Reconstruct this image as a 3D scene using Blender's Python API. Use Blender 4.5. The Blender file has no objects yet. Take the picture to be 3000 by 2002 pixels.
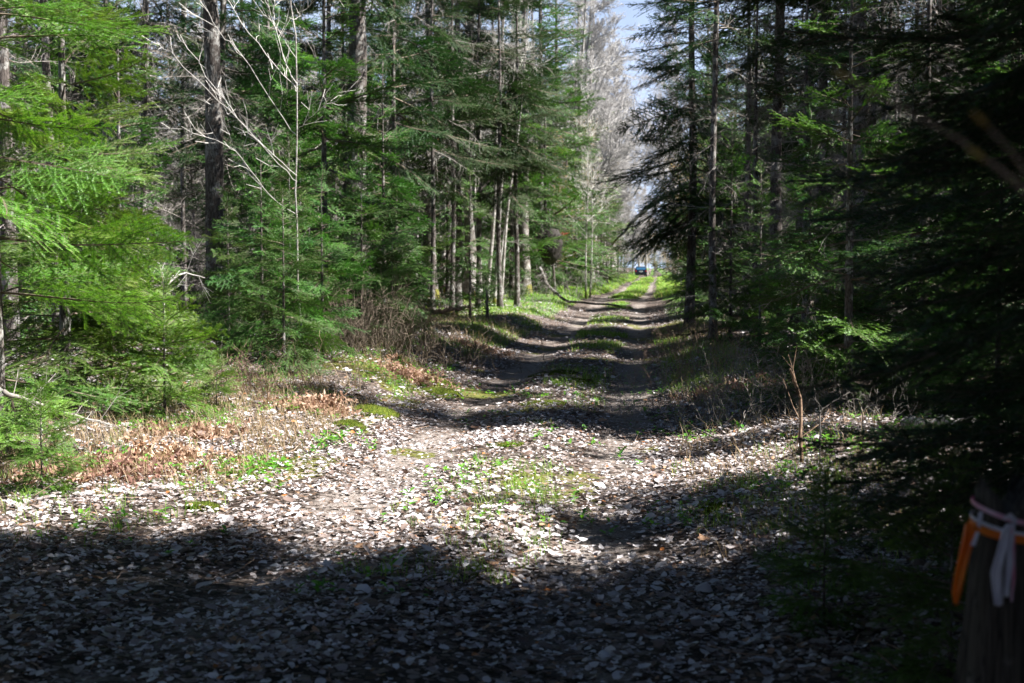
import bpy, math, random
import numpy as np
from mathutils import Vector, Matrix

SC = bpy.context.scene
COL = SC.collection
RNG = np.random.default_rng(7)
PI = math.pi

# ------------------------------------------------------------------ camera
CAM_H, LENS = 1.5, 50.0
F = 1024 * LENS / 36.0
YAW, PITCH = math.atan((653 - 512) / F), math.atan((341.5 - 266) / F)
cam_data = bpy.data.cameras.new('camera')
cam = bpy.data.objects.new('camera', cam_data)
COL.objects.link(cam)
cam.location = (0, 0, CAM_H)
cam.rotation_euler = (PI / 2 - PITCH, 0, YAW)
cam_data.lens = LENS
cam_data.sensor_width = 36
cam_data.clip_start = 0.05
cam_data.clip_end = 3000
cam_data.dof.use_dof = True
cam_data.dof.focus_distance = 11.3
cam_data.dof.aperture_fstop = 4.0
SC.camera = cam
RM = np.array(cam.rotation_euler.to_matrix())


def P(u, v, d):
    """the world point that a line of sight reaches at distance d along the track"""
    w = RM @ np.array([(u - 512) / F, (341.5 - v) / F, -1.0])
    return np.array([0, 0, CAM_H]) + w * (d / w[1])


def PX(u, d):
    return P(u, 266, d)[0]


# ------------------------------------------------------------------ noise and ground shape
def _h(ix, iy, s):
    n = (ix.astype(np.int64) * 374761393 + iy.astype(np.int64) * 668265263 + s * 1442695041) & 0x7fffffff
    n = ((n ^ (n >> 13)) * 1274126177) & 0x7fffffff
    n = (n ^ (n >> 16)) & 0xffff
    return n / 65535.0


def vnoise(x, y, s=0):
    x = np.asarray(x, float); y = np.asarray(y, float)
    ix = np.floor(x); iy = np.floor(y)
    fx = x - ix; fy = y - iy
    fx = fx * fx * (3 - 2 * fx); fy = fy * fy * (3 - 2 * fy)
    a = _h(ix, iy, s); b = _h(ix + 1, iy, s); c = _h(ix, iy + 1, s); d = _h(ix + 1, iy + 1, s)
    return (a * (1 - fx) + b * fx) * (1 - fy) + (c * (1 - fx) + d * fx) * fy


def fbm(x, y, s=0, o=3):
    t = 0; a = 0.5; n = 0
    for k in range(o):
        t = t + a * vnoise(np.asarray(x) * 2 ** k, np.asarray(y) * 2 ** k, s + k); n += a; a *= 0.5
    return t / n


def sst(a, b, x):
    t = np.clip((np.asarray(x, float) - a) / (b - a), 0, 1)
    return t * t * (3 - 2 * t)


def xc(y):
    y = np.asarray(y, float)
    return -1.08 - 0.2 * sst(20, 50, y) + 0.0055 * np.clip(y - 60, 0, 200)


def gz(x, y):
    x = np.asarray(x, float); y = np.asarray(y, float)
    wob = 0.45 * (fbm(y * 0.18, x * 0 + 3.3, 41) - 0.5)
    dx = x - xc(y) - wob; a = np.abs(dx)
    z = -0.045 * (0.6 + 0.8 * fbm(y * 0.6, x * 0, 43)) * np.exp(-((a - 0.8) / 0.32) ** 2) + 0.03 * np.exp(-(dx / 0.4) ** 2)
    lb = 0.06 + 0.24 * sst(10.5, 17, y)
    z = z + sst(1.25, 2.5, -dx) * lb * (0.75 + 0.5 * fbm(y * 0.3, x * 0.3, 5)) + sst(1.15, 2.4, dx) * 0.2
    z = z + sst(2.0, 5, a) * (0.45 * (fbm(x * 0.33, y * 0.33, 11) - 0.5) + 0.2 * (fbm(x * 1.3, y * 1.3, 17) - 0.5))
    z = z + 0.035 * (fbm(x * 3.5, y * 3.5, 23) - 0.5)
    z = z + 0.022 * np.clip(a - 12, 0, 400)
    z = z + 0.10 * np.sin(y * 0.11 + 1.0) * sst(14, 40, y) * (1 - sst(150, 200, y))
    z = z - 0.06 * sst(150, 185, y) * np.exp(-(a / 4) ** 2)
    return z


# ------------------------------------------------------------------ object helpers
def new_obj(name, me, parent=None, loc=None):
    o = bpy.data.objects.new(name, me)
    COL.objects.link(o)
    if parent is not None:
        o.parent = parent
    if loc is not None:
        o.location = loc
    return o


def tag(o, label=None, cat=None, group=None, kind=None):
    if label: o['label'] = label
    if cat: o['category'] = cat
    if group: o['group'] = group
    if kind: o['kind'] = kind
    return o


def thing(name, loc, label, cat, group=None, rz=0, s=1.0):
    o = new_obj(name, None, None, Vector(loc))
    o.empty_display_size = 0.2
    o.rotation_euler = (0, 0, rz)
    o.scale = (s, s, s)
    return tag(o, label, cat, group)


class MB:
    """collects triangles and quads as arrays and links them as one mesh"""
    def __init__(s):
        s.V = []; s.T = []; s.Q = []; s.tm = []; s.qm = []; s.c = []; s.n = 0

    def add(s, V, T=None, Q=None, m=0, tint=0.5):
        V = np.asarray(V, np.float32).reshape(-1, 3)
        s.V.append(V)
        t = np.full(len(V), tint, np.float32) if np.isscalar(tint) else np.asarray(tint, np.float32)
        s.c.append(t)
        if T is not None and len(T):
            T = np.asarray(T, np.int32); s.T.append(T + s.n); s.tm.append(np.full(len(T), m, np.int32))
        if Q is not None and len(Q):
            Q = np.asarray(Q, np.int32); s.Q.append(Q + s.n); s.qm.append(np.full(len(Q), m, np.int32))
        s.n += len(V)

    def arrays(s):
        V = np.concatenate(s.V) if s.V else np.zeros((0, 3), np.float32)
        T = np.concatenate(s.T) if s.T else np.zeros((0, 3), np.int32)
        Q = np.concatenate(s.Q) if s.Q else np.zeros((0, 4), np.int32)
        tm = np.concatenate(s.tm) if s.tm else np.zeros(0, np.int32)
        qm = np.concatenate(s.qm) if s.qm else np.zeros(0, np.int32)
        c = np.concatenate(s.c) if s.c else np.zeros(0, np.float32)
        return V, T, Q, tm, qm, c

    def mesh(s, name, mats, smooth=False):
        V, T, Q, tm, qm, c = s.arrays()
        me = bpy.data.meshes.new(name)
        me.vertices.add(len(V)); me.vertices.foreach_set('co', V.ravel())
        nl = len(T) * 3 + len(Q) * 4
        me.loops.add(nl)
        me.loops.foreach_set('vertex_index', np.concatenate([T.ravel(), Q.ravel()]).astype(np.int32))
        me.polygons.add(len(T) + len(Q))
        st = np.concatenate([np.arange(len(T)) * 3, len(T) * 3 + np.arange(len(Q)) * 4]).astype(np.int32)
        me.polygons.foreach_set('loop_start', st)
        for m in mats: me.materials.append(m)
        me.polygons.foreach_set('material_index', np.concatenate([tm, qm]).astype(np.int32))
        me.polygons.foreach_set('use_smooth', np.full(len(T) + len(Q), smooth))
        a = me.attributes.new('tint', 'FLOAT', 'POINT'); a.data.foreach_set('value', c)
        me.update(calc_edges=True)
        return me


def norm(a):
    return a / np.maximum(np.linalg.norm(a, axis=-1, keepdims=True), 1e-9)


def prisms(mb, A, B, ra, rb, m=1, tint=0.5, k=3):
    """thin tapered sticks from points A to points B, all at once"""
    A = np.asarray(A, float).reshape(-1, 3); B = np.asarray(B, float).reshape(-1, 3)
    n = len(A)
    if n == 0: return
    d = norm(B - A)
    ref = np.where(np.abs(d[:, 2:3]) > 0.9, np.array([[1.0, 0, 0]]), np.array([[0, 0, 1.0]]))
    u = norm(np.cross(d, ref)); w = np.cross(d, u)
    ra = np.broadcast_to(np.asarray(ra, float), (n,))[:, None]; rb = np.broadcast_to(np.asarray(rb, float), (n,))[:, None]
    V = np.zeros((n, 2 * k, 3))
    for i in range(k):
        c, s_ = math.cos(2 * PI * i / k), math.sin(2 * PI * i / k)
        V[:, i] = A + (u * c + w * s_) * ra
        V[:, k + i] = B + (u * c + w * s_) * rb
    q = np.array([[i, (i + 1) % k, k + (i + 1) % k, k + i] for i in range(k)])
    Q = (np.arange(n) * 2 * k)[:, None, None] + q[None]
    t = tint if np.isscalar(tint) else np.repeat(tint, 2 * k)
    mb.add(V.reshape(-1, 3), None, Q.reshape(-1, 4), m, t)


def tube(mb, pts, rad, k=8, m=0, tint=0.5, noise=0.0, cap=True, rng=RNG):
    pts = np.asarray(pts, float); n = len(pts)
    rad = np.broadcast_to(np.asarray(rad, float), (n,))
    d = norm(np.gradient(pts, axis=0))
    ref = np.array([1.0, 0, 0]) if abs(d[0][2]) > 0.8 else np.array([0, 0, 1.0])
    V = np.zeros((n, k, 3))
    ph = np.arange(k) * 2 * PI / k
    for i in range(n):
        u = norm(np.cross(d[i], ref)); w = np.cross(d[i], u)
        r = rad[i] * (1 + noise * (rng.random(k) - 0.5))
        V[i] = pts[i] + (np.cos(ph)[:, None] * u + np.sin(ph)[:, None] * w) * r[:, None]
    i0 = np.arange(n - 1)[:, None] * k; j = np.arange(k)[None]; j2 = (j + 1) % k
    Q = np.stack([i0 + j, i0 + j2, i0 + k + j2, i0 + k + j], -1).reshape(-1, 4)
    VV = V.reshape(-1, 3); T = None
    if cap:
        VV = np.vstack([VV, pts[-1:], pts[:1]])
        e = (n - 1) * k
        T = [[e + a, e + (a + 1) % k, n * k] for a in range(k)] + [[(a + 1) % k, a, n * k + 1] for a in range(k)]
    mb.add(VV, T, Q, m, tint)


def needles(mb, A, B, N, sp, ln, wd, rng, m=0, tip=0.12, lift=0.25):
    """flat needle triangles down both sides of each twig A-B lying in the plane with normal N"""
    A = np.asarray(A, float); B = np.asarray(B, float); N = np.asarray(N, float)
    L = np.linalg.norm(B - A, axis=1)
    cnt = np.maximum(2, (L / sp).astype(int))
    idx = np.repeat(np.arange(len(A)), cnt)
    off = np.arange(len(idx)) - np.repeat(np.cumsum(cnt) - cnt, cnt)
    t = (off + rng.random(len(idx))) / cnt[idx]
    d = norm(B - A)[idx]
    pos = A[idx] + (B - A)[idx] * t[:, None]
    nn = N[idx]
    side = norm(np.cross(nn, d))
    for sgn in (-1, 1):
        M = len(idx)
        dirn = norm(side * sgn + d * rng.uniform(0.35, 0.8, (M, 1)) + nn * rng.uniform(-0.15, lift + 0.35, (M, 1)))
        l = ln * rng.uniform(0.75, 1.15, (M, 1)) * (1 - 0.35 * t[:, None])
        base = norm(d + nn * rng.uniform(-0.6, 0.6, (M, 1))) * (wd * 0.5)
        V = np.stack([pos - base, pos + base, pos + dirn * l], 1).reshape(-1, 3)
        T = np.arange(M * 3).reshape(-1, 3)
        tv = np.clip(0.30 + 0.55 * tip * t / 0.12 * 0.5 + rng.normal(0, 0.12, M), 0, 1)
        mb.add(V, T, None, m, np.repeat(tv, 3))


# ------------------------------------------------------------------ materials
def mat(name):
    m = bpy.data.materials.new(name); m.use_nodes = True
    nt = m.node_tree; nt.nodes.clear()
    out = nt.nodes.new('ShaderNodeOutputMaterial')
    return m, nt, out


def N(nt, t, **kw):
    n = nt.nodes.new(t)
    for k, v in kw.items():
        if k in n.inputs: n.inputs[k].default_value = v
        else: setattr(n, k, v)
    return n


def ramp(nt, fac, stops):
    r = nt.nodes.new('ShaderNodeValToRGB')
    e = r.color_ramp.elements
    while len(e) < len(stops): e.new(0.5)
    for i, (p, c) in enumerate(stops):
        e[i].position = p; e[i].color = (*c, 1)
    if fac is not None: nt.links.new(fac, r.inputs[0])
    return r.outputs[0]


def mix(nt, fac, a, b, bl='MIX'):
    n = nt.nodes.new('ShaderNodeMix'); n.data_type = 'RGBA'; n.blend_type = bl
    for sock, v in ((n.inputs[0], fac), (n.inputs[6], a), (n.inputs[7], b)):
        if hasattr(v, 'links'): nt.links.new(v, sock)
        elif isinstance(v, (int, float)): sock.default_value = v
        else: sock.default_value = (*v, 1)
    return n.outputs[2]


def leafy(name, stops, trans, tf=0.4, rough=0.4, spec=0.5):
    m, nt, out = mat(name)
    a = N(nt, 'ShaderNodeAttribute', attribute_name='tint')
    oi = N(nt, 'ShaderNodeObjectInfo')
    c = ramp(nt, a.outputs['Fac'], stops)
    h = N(nt, 'ShaderNodeHueSaturation')
    mr = N(nt, 'ShaderNodeMapRange'); nt.links.new(oi.outputs['Random'], mr.inputs[0])
    mr.inputs[3].default_value = 0.8; mr.inputs[4].default_value = 1.25
    mh = N(nt, 'ShaderNodeMapRange'); nt.links.new(oi.outputs['Random'], mh.inputs[0])
    mh.inputs[3].default_value = 0.485; mh.inputs[4].default_value = 0.515
    nt.links.new(mr.outputs[0], h.inputs['Value']); nt.links.new(mh.outputs[0], h.inputs['Hue'])
    nt.links.new(c, h.inputs['Color'])
    p = N(nt, 'ShaderNodeBsdfPrincipled', Roughness=rough)
    p.inputs['Specular IOR Level'].default_value = spec
    nt.links.new(h.outputs[0], p.inputs['Base Color'])
    t = N(nt, 'ShaderNodeBsdfTranslucent')
    tc = mix(nt, 1.0, h.outputs[0], trans, 'MULTIPLY')
    nt.links.new(tc, t.inputs['Color'])
    ms = N(nt, 'ShaderNodeMixShader'); ms.inputs[0].default_value = tf
    nt.links.new(p.outputs[0], ms.inputs[1]); nt.links.new(t.outputs[0], ms.inputs[2])
    nt.links.new(ms.outputs[0], out.inputs[0])
    return m


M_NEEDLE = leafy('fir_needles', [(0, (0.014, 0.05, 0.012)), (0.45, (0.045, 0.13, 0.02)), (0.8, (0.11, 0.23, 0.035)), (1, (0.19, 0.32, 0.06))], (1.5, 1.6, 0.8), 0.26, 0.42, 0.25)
M_NEEDLE_D = leafy('shade_dark_needles', [(0, (0.008, 0.030, 0.010)), (0.5, (0.020, 0.064, 0.015)), (1, (0.065, 0.14, 0.028))], (1.4, 1.5, 0.8), 0.22, 0.45, 0.18)  # needle colour darkened to paint in the wood's shade, on spruces and firs
M_NEEDLE_Y = leafy('sunny_fir_needles', [(0, (0.03, 0.09, 0.012)), (0.45, (0.085, 0.20, 0.024)), (1, (0.25, 0.39, 0.07))], (1.8, 1.8, 0.7), 0.28, 0.42, 0.3)  # brighter, yellower copy of the fir needles: sunlight put into the colour
M_RUST = leafy('rust_needles', [(0, (0.22, 0.05, 0.015)), (1, (0.42, 0.12, 0.04))], (1.4, 1.2, 1.0), 0.35, 0.6, 0.3)
M_GRASS = leafy('grass_blades', [(0, (0.05, 0.11, 0.014)), (0.5, (0.15, 0.27, 0.04)), (0.85, (0.27, 0.37, 0.09)), (1, (0.45, 0.40, 0.22))], (1.8, 1.8, 1.0), 0.4, 0.5, 0.3)
M_STRAW = leafy('dry_grass', [(0, (0.05, 0.08, 0.02)), (0.6, (0.16, 0.15, 0.06)), (1, (0.36, 0.27, 0.17))], (1.3, 1.2, 1.0), 0.3, 0.6, 0.25)
M_HERB = leafy('herb_leaves', [(0, (0.05, 0.16, 0.02)), (1, (0.16, 0.34, 0.04))], (1.8, 1.8, 1.0), 0.4, 0.5, 0.35)
M_BUD = leafy('bud_leaves', [(0, (0.22, 0.24, 0.05)), (0.5, (0.42, 0.30, 0.08)), (1, (0.5, 0.26, 0.09))], (1.5, 1.4, 1.0), 0.4, 0.5, 0.3)
M_BRACKEN = leafy('dry_bracken', [(0, (0.14, 0.075, 0.05)), (0.5, (0.36, 0.21, 0.15)), (1, (0.55, 0.40, 0.31))], (1.2, 1.1, 1.0), 0.3, 0.7, 0.2)
M_LEAF = leafy('dead_leaves', [(0, (0.05, 0.032, 0.025)), (0.2, (0.17, 0.115, 0.09)), (0.45, (0.30, 0.255, 0.24)), (0.62, (0.45, 0.41, 0.41)), (0.85, (0.66, 0.635, 0.65)), (0.93, (0.36, 0.22, 0.13)), (1, (0.5, 0.2, 0.06))], (1.0, 0.9, 0.8), 0.18, 0.55, 0.35)


def bark(name, dark, mid, pale, moss=0.0, scale=1.0, bump=0.6, lich=0.5, stretch=0.22):
    m, nt, out = mat(name)
    tc = N(nt, 'ShaderNodeTexCoord')
    mp = N(nt, 'ShaderNodeMapping'); mp.inputs['Scale'].default_value = (1, 1, stretch)
    nt.links.new(tc.outputs['Object'], mp.inputs[0])
    n1 = N(nt, 'ShaderNodeTexNoise', Scale=30 * scale, Detail=5.0, Roughness=0.65)
    nt.links.new(mp.outputs[0], n1.inputs['Vector'])
    v1 = N(nt, 'ShaderNodeTexVoronoi', Scale=34 * scale); v1.feature = 'DISTANCE_TO_EDGE'
    nt.links.new(mp.outputs[0], v1.inputs['Vector'])
    n2 = N(nt, 'ShaderNodeTexNoise', Scale=5.0 * scale, Detail=4.0, Roughness=0.6)
    nt.links.new(tc.outputs['Object'], n2.inputs['Vector'])
    c = ramp(nt, n1.outputs[0], [(0.3, dark), (0.52, mid), (0.72, tuple(0.5 * (a + b) for a, b in zip(mid, pale)))])
    l = ramp(nt, n2.outputs[0], [(lich, (0, 0, 0)), (lich + 0.09, (1, 1, 1))])
    c = mix(nt, l, c, pale)
    crack = ramp(nt, v1.outputs['Distance'], [(0.0, (1, 1, 1)), (0.09, (0, 0, 0))])
    c = mix(nt, crack, c, dark)
    if moss > 0:
        sx = N(nt, 'ShaderNodeSeparateXYZ'); nt.links.new(tc.outputs['Object'], sx.inputs[0])
        mm = N(nt, 'ShaderNodeMapRange'); nt.links.new(sx.outputs[2], mm.inputs[0])
        mm.inputs[1].default_value = 0.1; mm.inputs[2].default_value = moss; mm.inputs[3].default_value = 0.75; mm.inputs[4].default_value = 0.25
        ad = N(nt, 'ShaderNodeMath', operation='GREATER_THAN'); nt.links.new(mm.outputs[0], ad.inputs[0]); nt.links.new(n2.outputs[0], ad.inputs[1])
        c = mix(nt, ad.outputs[0], c, (0.16, 0.15, 0.03))
    b = N(nt, 'ShaderNodeBump', Strength=bump, Distance=0.012)
    ad = N(nt, 'ShaderNodeMath', operation='ADD'); nt.links.new(n1.outputs[0], ad.inputs[0]); nt.links.new(v1.outputs['Distance'], ad.inputs[1])
    nt.links.new(ad.outputs[0], b.inputs['Height'])
    p = N(nt, 'ShaderNodeBsdfPrincipled', Roughness=0.85); p.inputs['Specular IOR Level'].default_value = 0.2
    nt.links.new(c, p.inputs['Base Color']); nt.links.new(b.outputs[0], p.inputs['Normal'])
    nt.links.new(p.outputs[0], out.inputs[0])
    return m


M_BARK = bark('conifer_bark', (0.035, 0.028, 0.024), (0.12, 0.10, 0.088), (0.30, 0.29, 0.27), 0.0)
M_BARK_M = bark('mossy_bark', (0.045, 0.036, 0.03), (0.17, 0.145, 0.125), (0.36, 0.34, 0.31), 0.6)
M_BARK_G = bark('grey_bark', (0.10, 0.085, 0.075), (0.26, 0.235, 0.21), (0.44, 0.42, 0.39), 0.45, 1.0, 0.4, 0.48)
M_BARK_P = bark('pale_bark', (0.10, 0.085, 0.07), (0.31, 0.285, 0.25), (0.50, 0.48, 0.45), 0.3, 1.3, 0.25, 0.46, 1.6)
M_POST = bark('weathered_wood', (0.02, 0.017, 0.014), (0.085, 0.07, 0.055), (0.15, 0.13, 0.11), 0.0, 2.2, 0.8, 0.62, 0.05)


def plain(name, stops, rough=0.8, scale=20.0, spec=0.25, attr=False):
    m, nt, out = mat(name)
    if attr:
        f = N(nt, 'ShaderNodeAttribute', attribute_name='tint').outputs['Fac']
    else:
        tc = N(nt, 'ShaderNodeTexCoord')
        n = N(nt, 'ShaderNodeTexNoise', Scale=scale, Detail=4.0)
        nt.links.new(tc.outputs['Object'], n.inputs['Vector']); f = n.outputs[0]
    c = ramp(nt, f, stops)
    p = N(nt, 'ShaderNodeBsdfPrincipled', Roughness=rough); p.inputs['Specular IOR Level'].default_value = spec
    nt.links.new(c, p.inputs['Base Color']); nt.links.new(p.outputs[0], out.inputs[0])
    return m


M_TWIG = plain('live_twig', [(0.3, (0.07, 0.05, 0.035)), (0.7, (0.20, 0.16, 0.12))])
M_DEAD = plain('dead_twig', [(0.3, (0.15, 0.13, 0.115)), (0.7, (0.34, 0.31, 0.28))])
M_PALE = plain('pale_twig', [(0.3, (0.42, 0.39, 0.35)), (0.7, (0.66, 0.63, 0.59))])
M_BROWN = plain('brown_twig', [(0.3, (0.17, 0.105, 0.075)), (0.7, (0.42, 0.30, 0.22))])
M_LILAC = plain('grey_twig', [(0.3, (0.25, 0.235, 0.225)), (0.7, (0.46, 0.44, 0.42))])
M_CUT = plain('peeled_wood', [(0.3, (0.12, 0.07, 0.045)), (0.7, (0.34, 0.23, 0.155))], 0.85, 35.0)
M_DARK = plain('dark_bark', [(0.3, (0.012, 0.01, 0.008)), (0.7, (0.05, 0.042, 0.035))])
M_MOSS = plain('moss', [(0.3, (0.035, 0.06, 0.008)), (0.55, (0.085, 0.11, 0.014)), (0.75, (0.18, 0.18, 0.03))], 0.95, 45.0, 0.1)
M_STONE = plain('stone', [(0.3, (0.22, 0.2, 0.19)), (0.7, (0.42, 0.40, 0.38))], 0.8, 25.0)

# ------------------------------------------------------------------ ground sheet
def ground():
    xs = np.concatenate([-np.geomspace(8.5, 500, 60)[::-1], np.arange(-8.4, 5.0, 0.085), np.geomspace(5.05, 500, 60)])
    ys = np.concatenate([-np.geomspace(1, 120, 20)[::-1], np.arange(-0.9, 1.9, 0.4), np.arange(2.0, 22.0, 0.085), np.geomspace(22.1, 900, 260)])
    X, Y = np.meshgrid(xs, ys)
    Z = gz(X, Y)
    nx, ny = len(xs), len(ys)
    V = np.stack([X, Y, Z], -1).reshape(-1, 3)
    i = (np.arange(ny - 1)[:, None] * nx + np.arange(nx - 1)[None])
    Q = np.stack([i, i + 1, i + nx + 1, i + nx], -1).reshape(-1, 4)
    mb = MB(); mb.add(V, None, Q)
    dx = X - xc(Y); a = np.abs(dx)
    # bare soil of the two wheel ruts, and the grown strips between and beside them
    rut = np.exp(-((a - 0.8) / 0.36) ** 4) * (0.12 + 0.68 * fbm(X * 1.2, Y * 0.5, 31) + 0.0 * Y)
    grs = (np.exp(-(dx / 0.42) ** 2) * sst(0.42, 0.62, fbm(X * 0.9, Y * 0.45, 35) + 0.05 * sst(18, 50, Y) + 0.1 * sst(60, 90, Y)) + sst(1.4, 1.9, a) * (1 - sst(3.4, 5.5, a)) * sst(0.42, 0.6, fbm(X * 0.7, Y * 0.4, 37) + 0.12 * sst(25, 45, Y))) * (0.2 + 0.6 * sst(20, 60, Y))
    mos = sst(0.60, 0.68, fbm(X * 1.1, Y * 0.7, 39)) * (1 - sst(2.6, 3.4, a)) * (1 - sst(30, 50, Y)) * 0.8 * sst(7.5, 11, Y)
    me = mb.mesh('ground', [ground_mat()], True)
    for nm, arr in (('rut', rut), ('green', grs), ('moss', mos), ('wood', sst(2.4, 4.5, a))):
        at = me.attributes.new(nm, 'FLOAT', 'POINT'); at.data.foreach_set('value', np.clip(arr, 0, 1).astype(np.float32).ravel())
    o = new_obj('ground', me)
    tag(o, 'leaf strewn forest floor with a two rut track running straight ahead', 'ground', None, 'structure')


def ground_mat():
    m, nt, out = mat('leaf_strewn_ground')
    geo = N(nt, 'ShaderNodeNewGeometry')
    v = N(nt, 'ShaderNodeTexVoronoi', Scale=24.0); v.inputs['Randomness'].default_value = 1.0
    nz = N(nt, 'ShaderNodeTexNoise', Scale=14.0, Detail=3.0)
    nt.links.new(geo.outputs['Position'], nz.inputs['Vector'])
    mixv = N(nt, 'ShaderNodeVectorMath', operation='MULTIPLY_ADD')
    nt.links.new(nz.outputs['Color'], mixv.inputs[0]); mixv.inputs[1].default_value = (0.05, 0.05, 0.05)
    nt.links.new(geo.outputs['Position'], mixv.inputs[2])
    nt.links.new(mixv.outputs[0], v.inputs['Vector'])
    sc = N(nt, 'ShaderNodeSeparateColor'); nt.links.new(v.outputs['Color'], sc.inputs[0])
    leaf = ramp(nt, sc.outputs[0], [(0, (0.02, 0.014, 0.01)), (0.4, (0.075, 0.053, 0.04)), (0.65, (0.18, 0.135, 0.11)), (0.85, (0.34, 0.29, 0.265)), (1, (0.2, 0.12, 0.075))])
    ve = N(nt, 'ShaderNodeTexVoronoi', Scale=24.0); ve.feature = 'DISTANCE_TO_EDGE'
    nt.links.new(mixv.outputs[0], ve.inputs['Vector'])
    edge = ramp(nt, ve.outputs['Distance'], [(0.0, (1, 1, 1)), (0.12, (0, 0, 0))])
    leaf = mix(nt, edge, leaf, (0.018, 0.013, 0.01))
    grit = N(nt, 'ShaderNodeTexNoise', Scale=70.0, Detail=4.0, Roughness=0.7); nt.links.new(geo.outputs['Position'], grit.inputs['Vector'])
    soil = ramp(nt, grit.outputs[0], [(0.3, (0.09, 0.07, 0.055)), (0.5, (0.25, 0.21, 0.185)), (0.68, (0.42, 0.375, 0.34))])
    A = lambda n_: N(nt, 'ShaderNodeAttribute', attribute_name=n_).outputs['Fac']
    big = N(nt, 'ShaderNodeTexNoise', Scale=9.0, Detail=4.0); nt.links.new(geo.outputs['Position'], big.inputs['Vector'])

    def msk(a, w=0.12):
        s = N(nt, 'ShaderNodeMath', operation='ADD'); nt.links.new(a, s.inputs[0]); nt.links.new(big.outputs[0], s.inputs[1])
        return ramp(nt, s.outputs[0], [(0.95 - w, (0, 0, 0)), (0.95 + w, (1, 1, 1))])
    c = mix(nt, msk(A('rut')), leaf, soil)
    gg = ramp(nt, grit.outputs[0], [(0.3, (0.03, 0.07, 0.012)), (0.5, (0.09, 0.19, 0.03)), (0.7, (0.22, 0.30, 0.07))])
    c = mix(nt, msk(A('green')), c, gg)
    mg = ramp(nt, grit.outputs[0], [(0.3, (0.05, 0.06, 0.012)), (0.6, (0.17, 0.17, 0.035)), (0.75, (0.30, 0.27, 0.07))])
    c = mix(nt, msk(A('moss')), c, mg)
    b = N(nt, 'ShaderNodeBump', Strength=0.9, Distance=0.03)
    ad = N(nt, 'ShaderNodeMath', operation='ADD'); nt.links.new(sc.outputs[1], ad.inputs[0]); nt.links.new(grit.outputs[0], ad.inputs[1])
    nt.links.new(ad.outputs[0], b.inputs['Height'])
    p = N(nt, 'ShaderNodeBsdfPrincipled', Roughness=0.8); p.inputs['Specular IOR Level'].default_value = 0.25
    nt.links.new(c, p.inputs['Base Color']); nt.links.new(b.outputs[0], p.inputs['Normal']); nt.links.new(p.outputs[0], out.inputs[0])
    return m


ground()


def in_view(x, y, mg=0.03):
    return (x / y > -0.459 - mg) & (x / y < 0.262 + mg)


# ------------------------------------------------------------------ fallen leaves, grass, herbs, moss
def leaf_shapes():
    out = []
    r = np.random.default_rng(3)
    for k in range(9):
        if k < 4:      # round aspen-like
            n = 9; a = np.arange(n) * 2 * PI / n; rr = 0.5 * (1 + 0.12 * np.cos(a)) * r.uniform(0.86, 1.1, n)
            rr[0] *= 1.15
        elif k < 7:    # long beech-like
            n = 10; a = np.arange(n) * 2 * PI / n; rr = 1 / np.sqrt((np.cos(a) / 0.62) ** 2 + (np.sin(a) / 0.33) ** 2) * r.uniform(0.9, 1.08, n)
        else:          # lobed maple-like
            n = 15; a = np.arange(n) * 2 * PI / n; rr = np.where(np.arange(n) % 3 == 0, 0.66, np.where(np.arange(n) % 3 == 1, 0.42, 0.38)) * r.uniform(0.85, 1.1, n)
        x, y = rr * np.cos(a), rr * np.sin(a)
        ring2 = np.stack([x * 0.5, y * 0.5], 1); ring = np.stack([x, y], 1)
        p = np.vstack([[0, 0], ring2, ring])
        cu, cv = r.uniform(-0.9, 0.9), r.uniform(-0.7, 1.1)
        z = cu * p[:, 0] ** 2 + cv * p[:, 1] ** 2 + r.uniform(-0.5, 0.5) * p[:, 0] * p[:, 1] + r.normal(0, 0.03, len(p))
        V = np.column_stack([p, z])
        T = [[0, 1 + i, 1 + (i + 1) % n] for i in range(n)]
        Q = [[1 + i, 1 + n + i, 1 + n + (i + 1) % n, 1 + (i + 1) % n] for i in range(n)]
        out.append((V, np.array(T), np.array(Q)))
    return out


def rot_batch(n, rng, tilt):
    az = rng.uniform(0, 2 * PI, n); tx = rng.normal(0, tilt, n); ty = rng.normal(0, tilt, n)
    ca, sa = np.cos(az), np.sin(az); cx, sx = np.cos(tx), np.sin(tx); cy, sy = np.cos(ty), np.sin(ty)
    Z = np.zeros(n); O = np.ones(n)
    Rz = np.stack([ca, -sa, Z, sa, ca, Z, Z, Z, O], -1).reshape(n, 3, 3)
    Rx = np.stack([O, Z, Z, Z, cx, -sx, Z, sx, cx], -1).reshape(n, 3, 3)
    Ry = np.stack([cy, Z, sy, Z, O, Z, -sy, Z, cy], -1).reshape(n, 3, 3)
    return Rx @ Ry @ Rz


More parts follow.
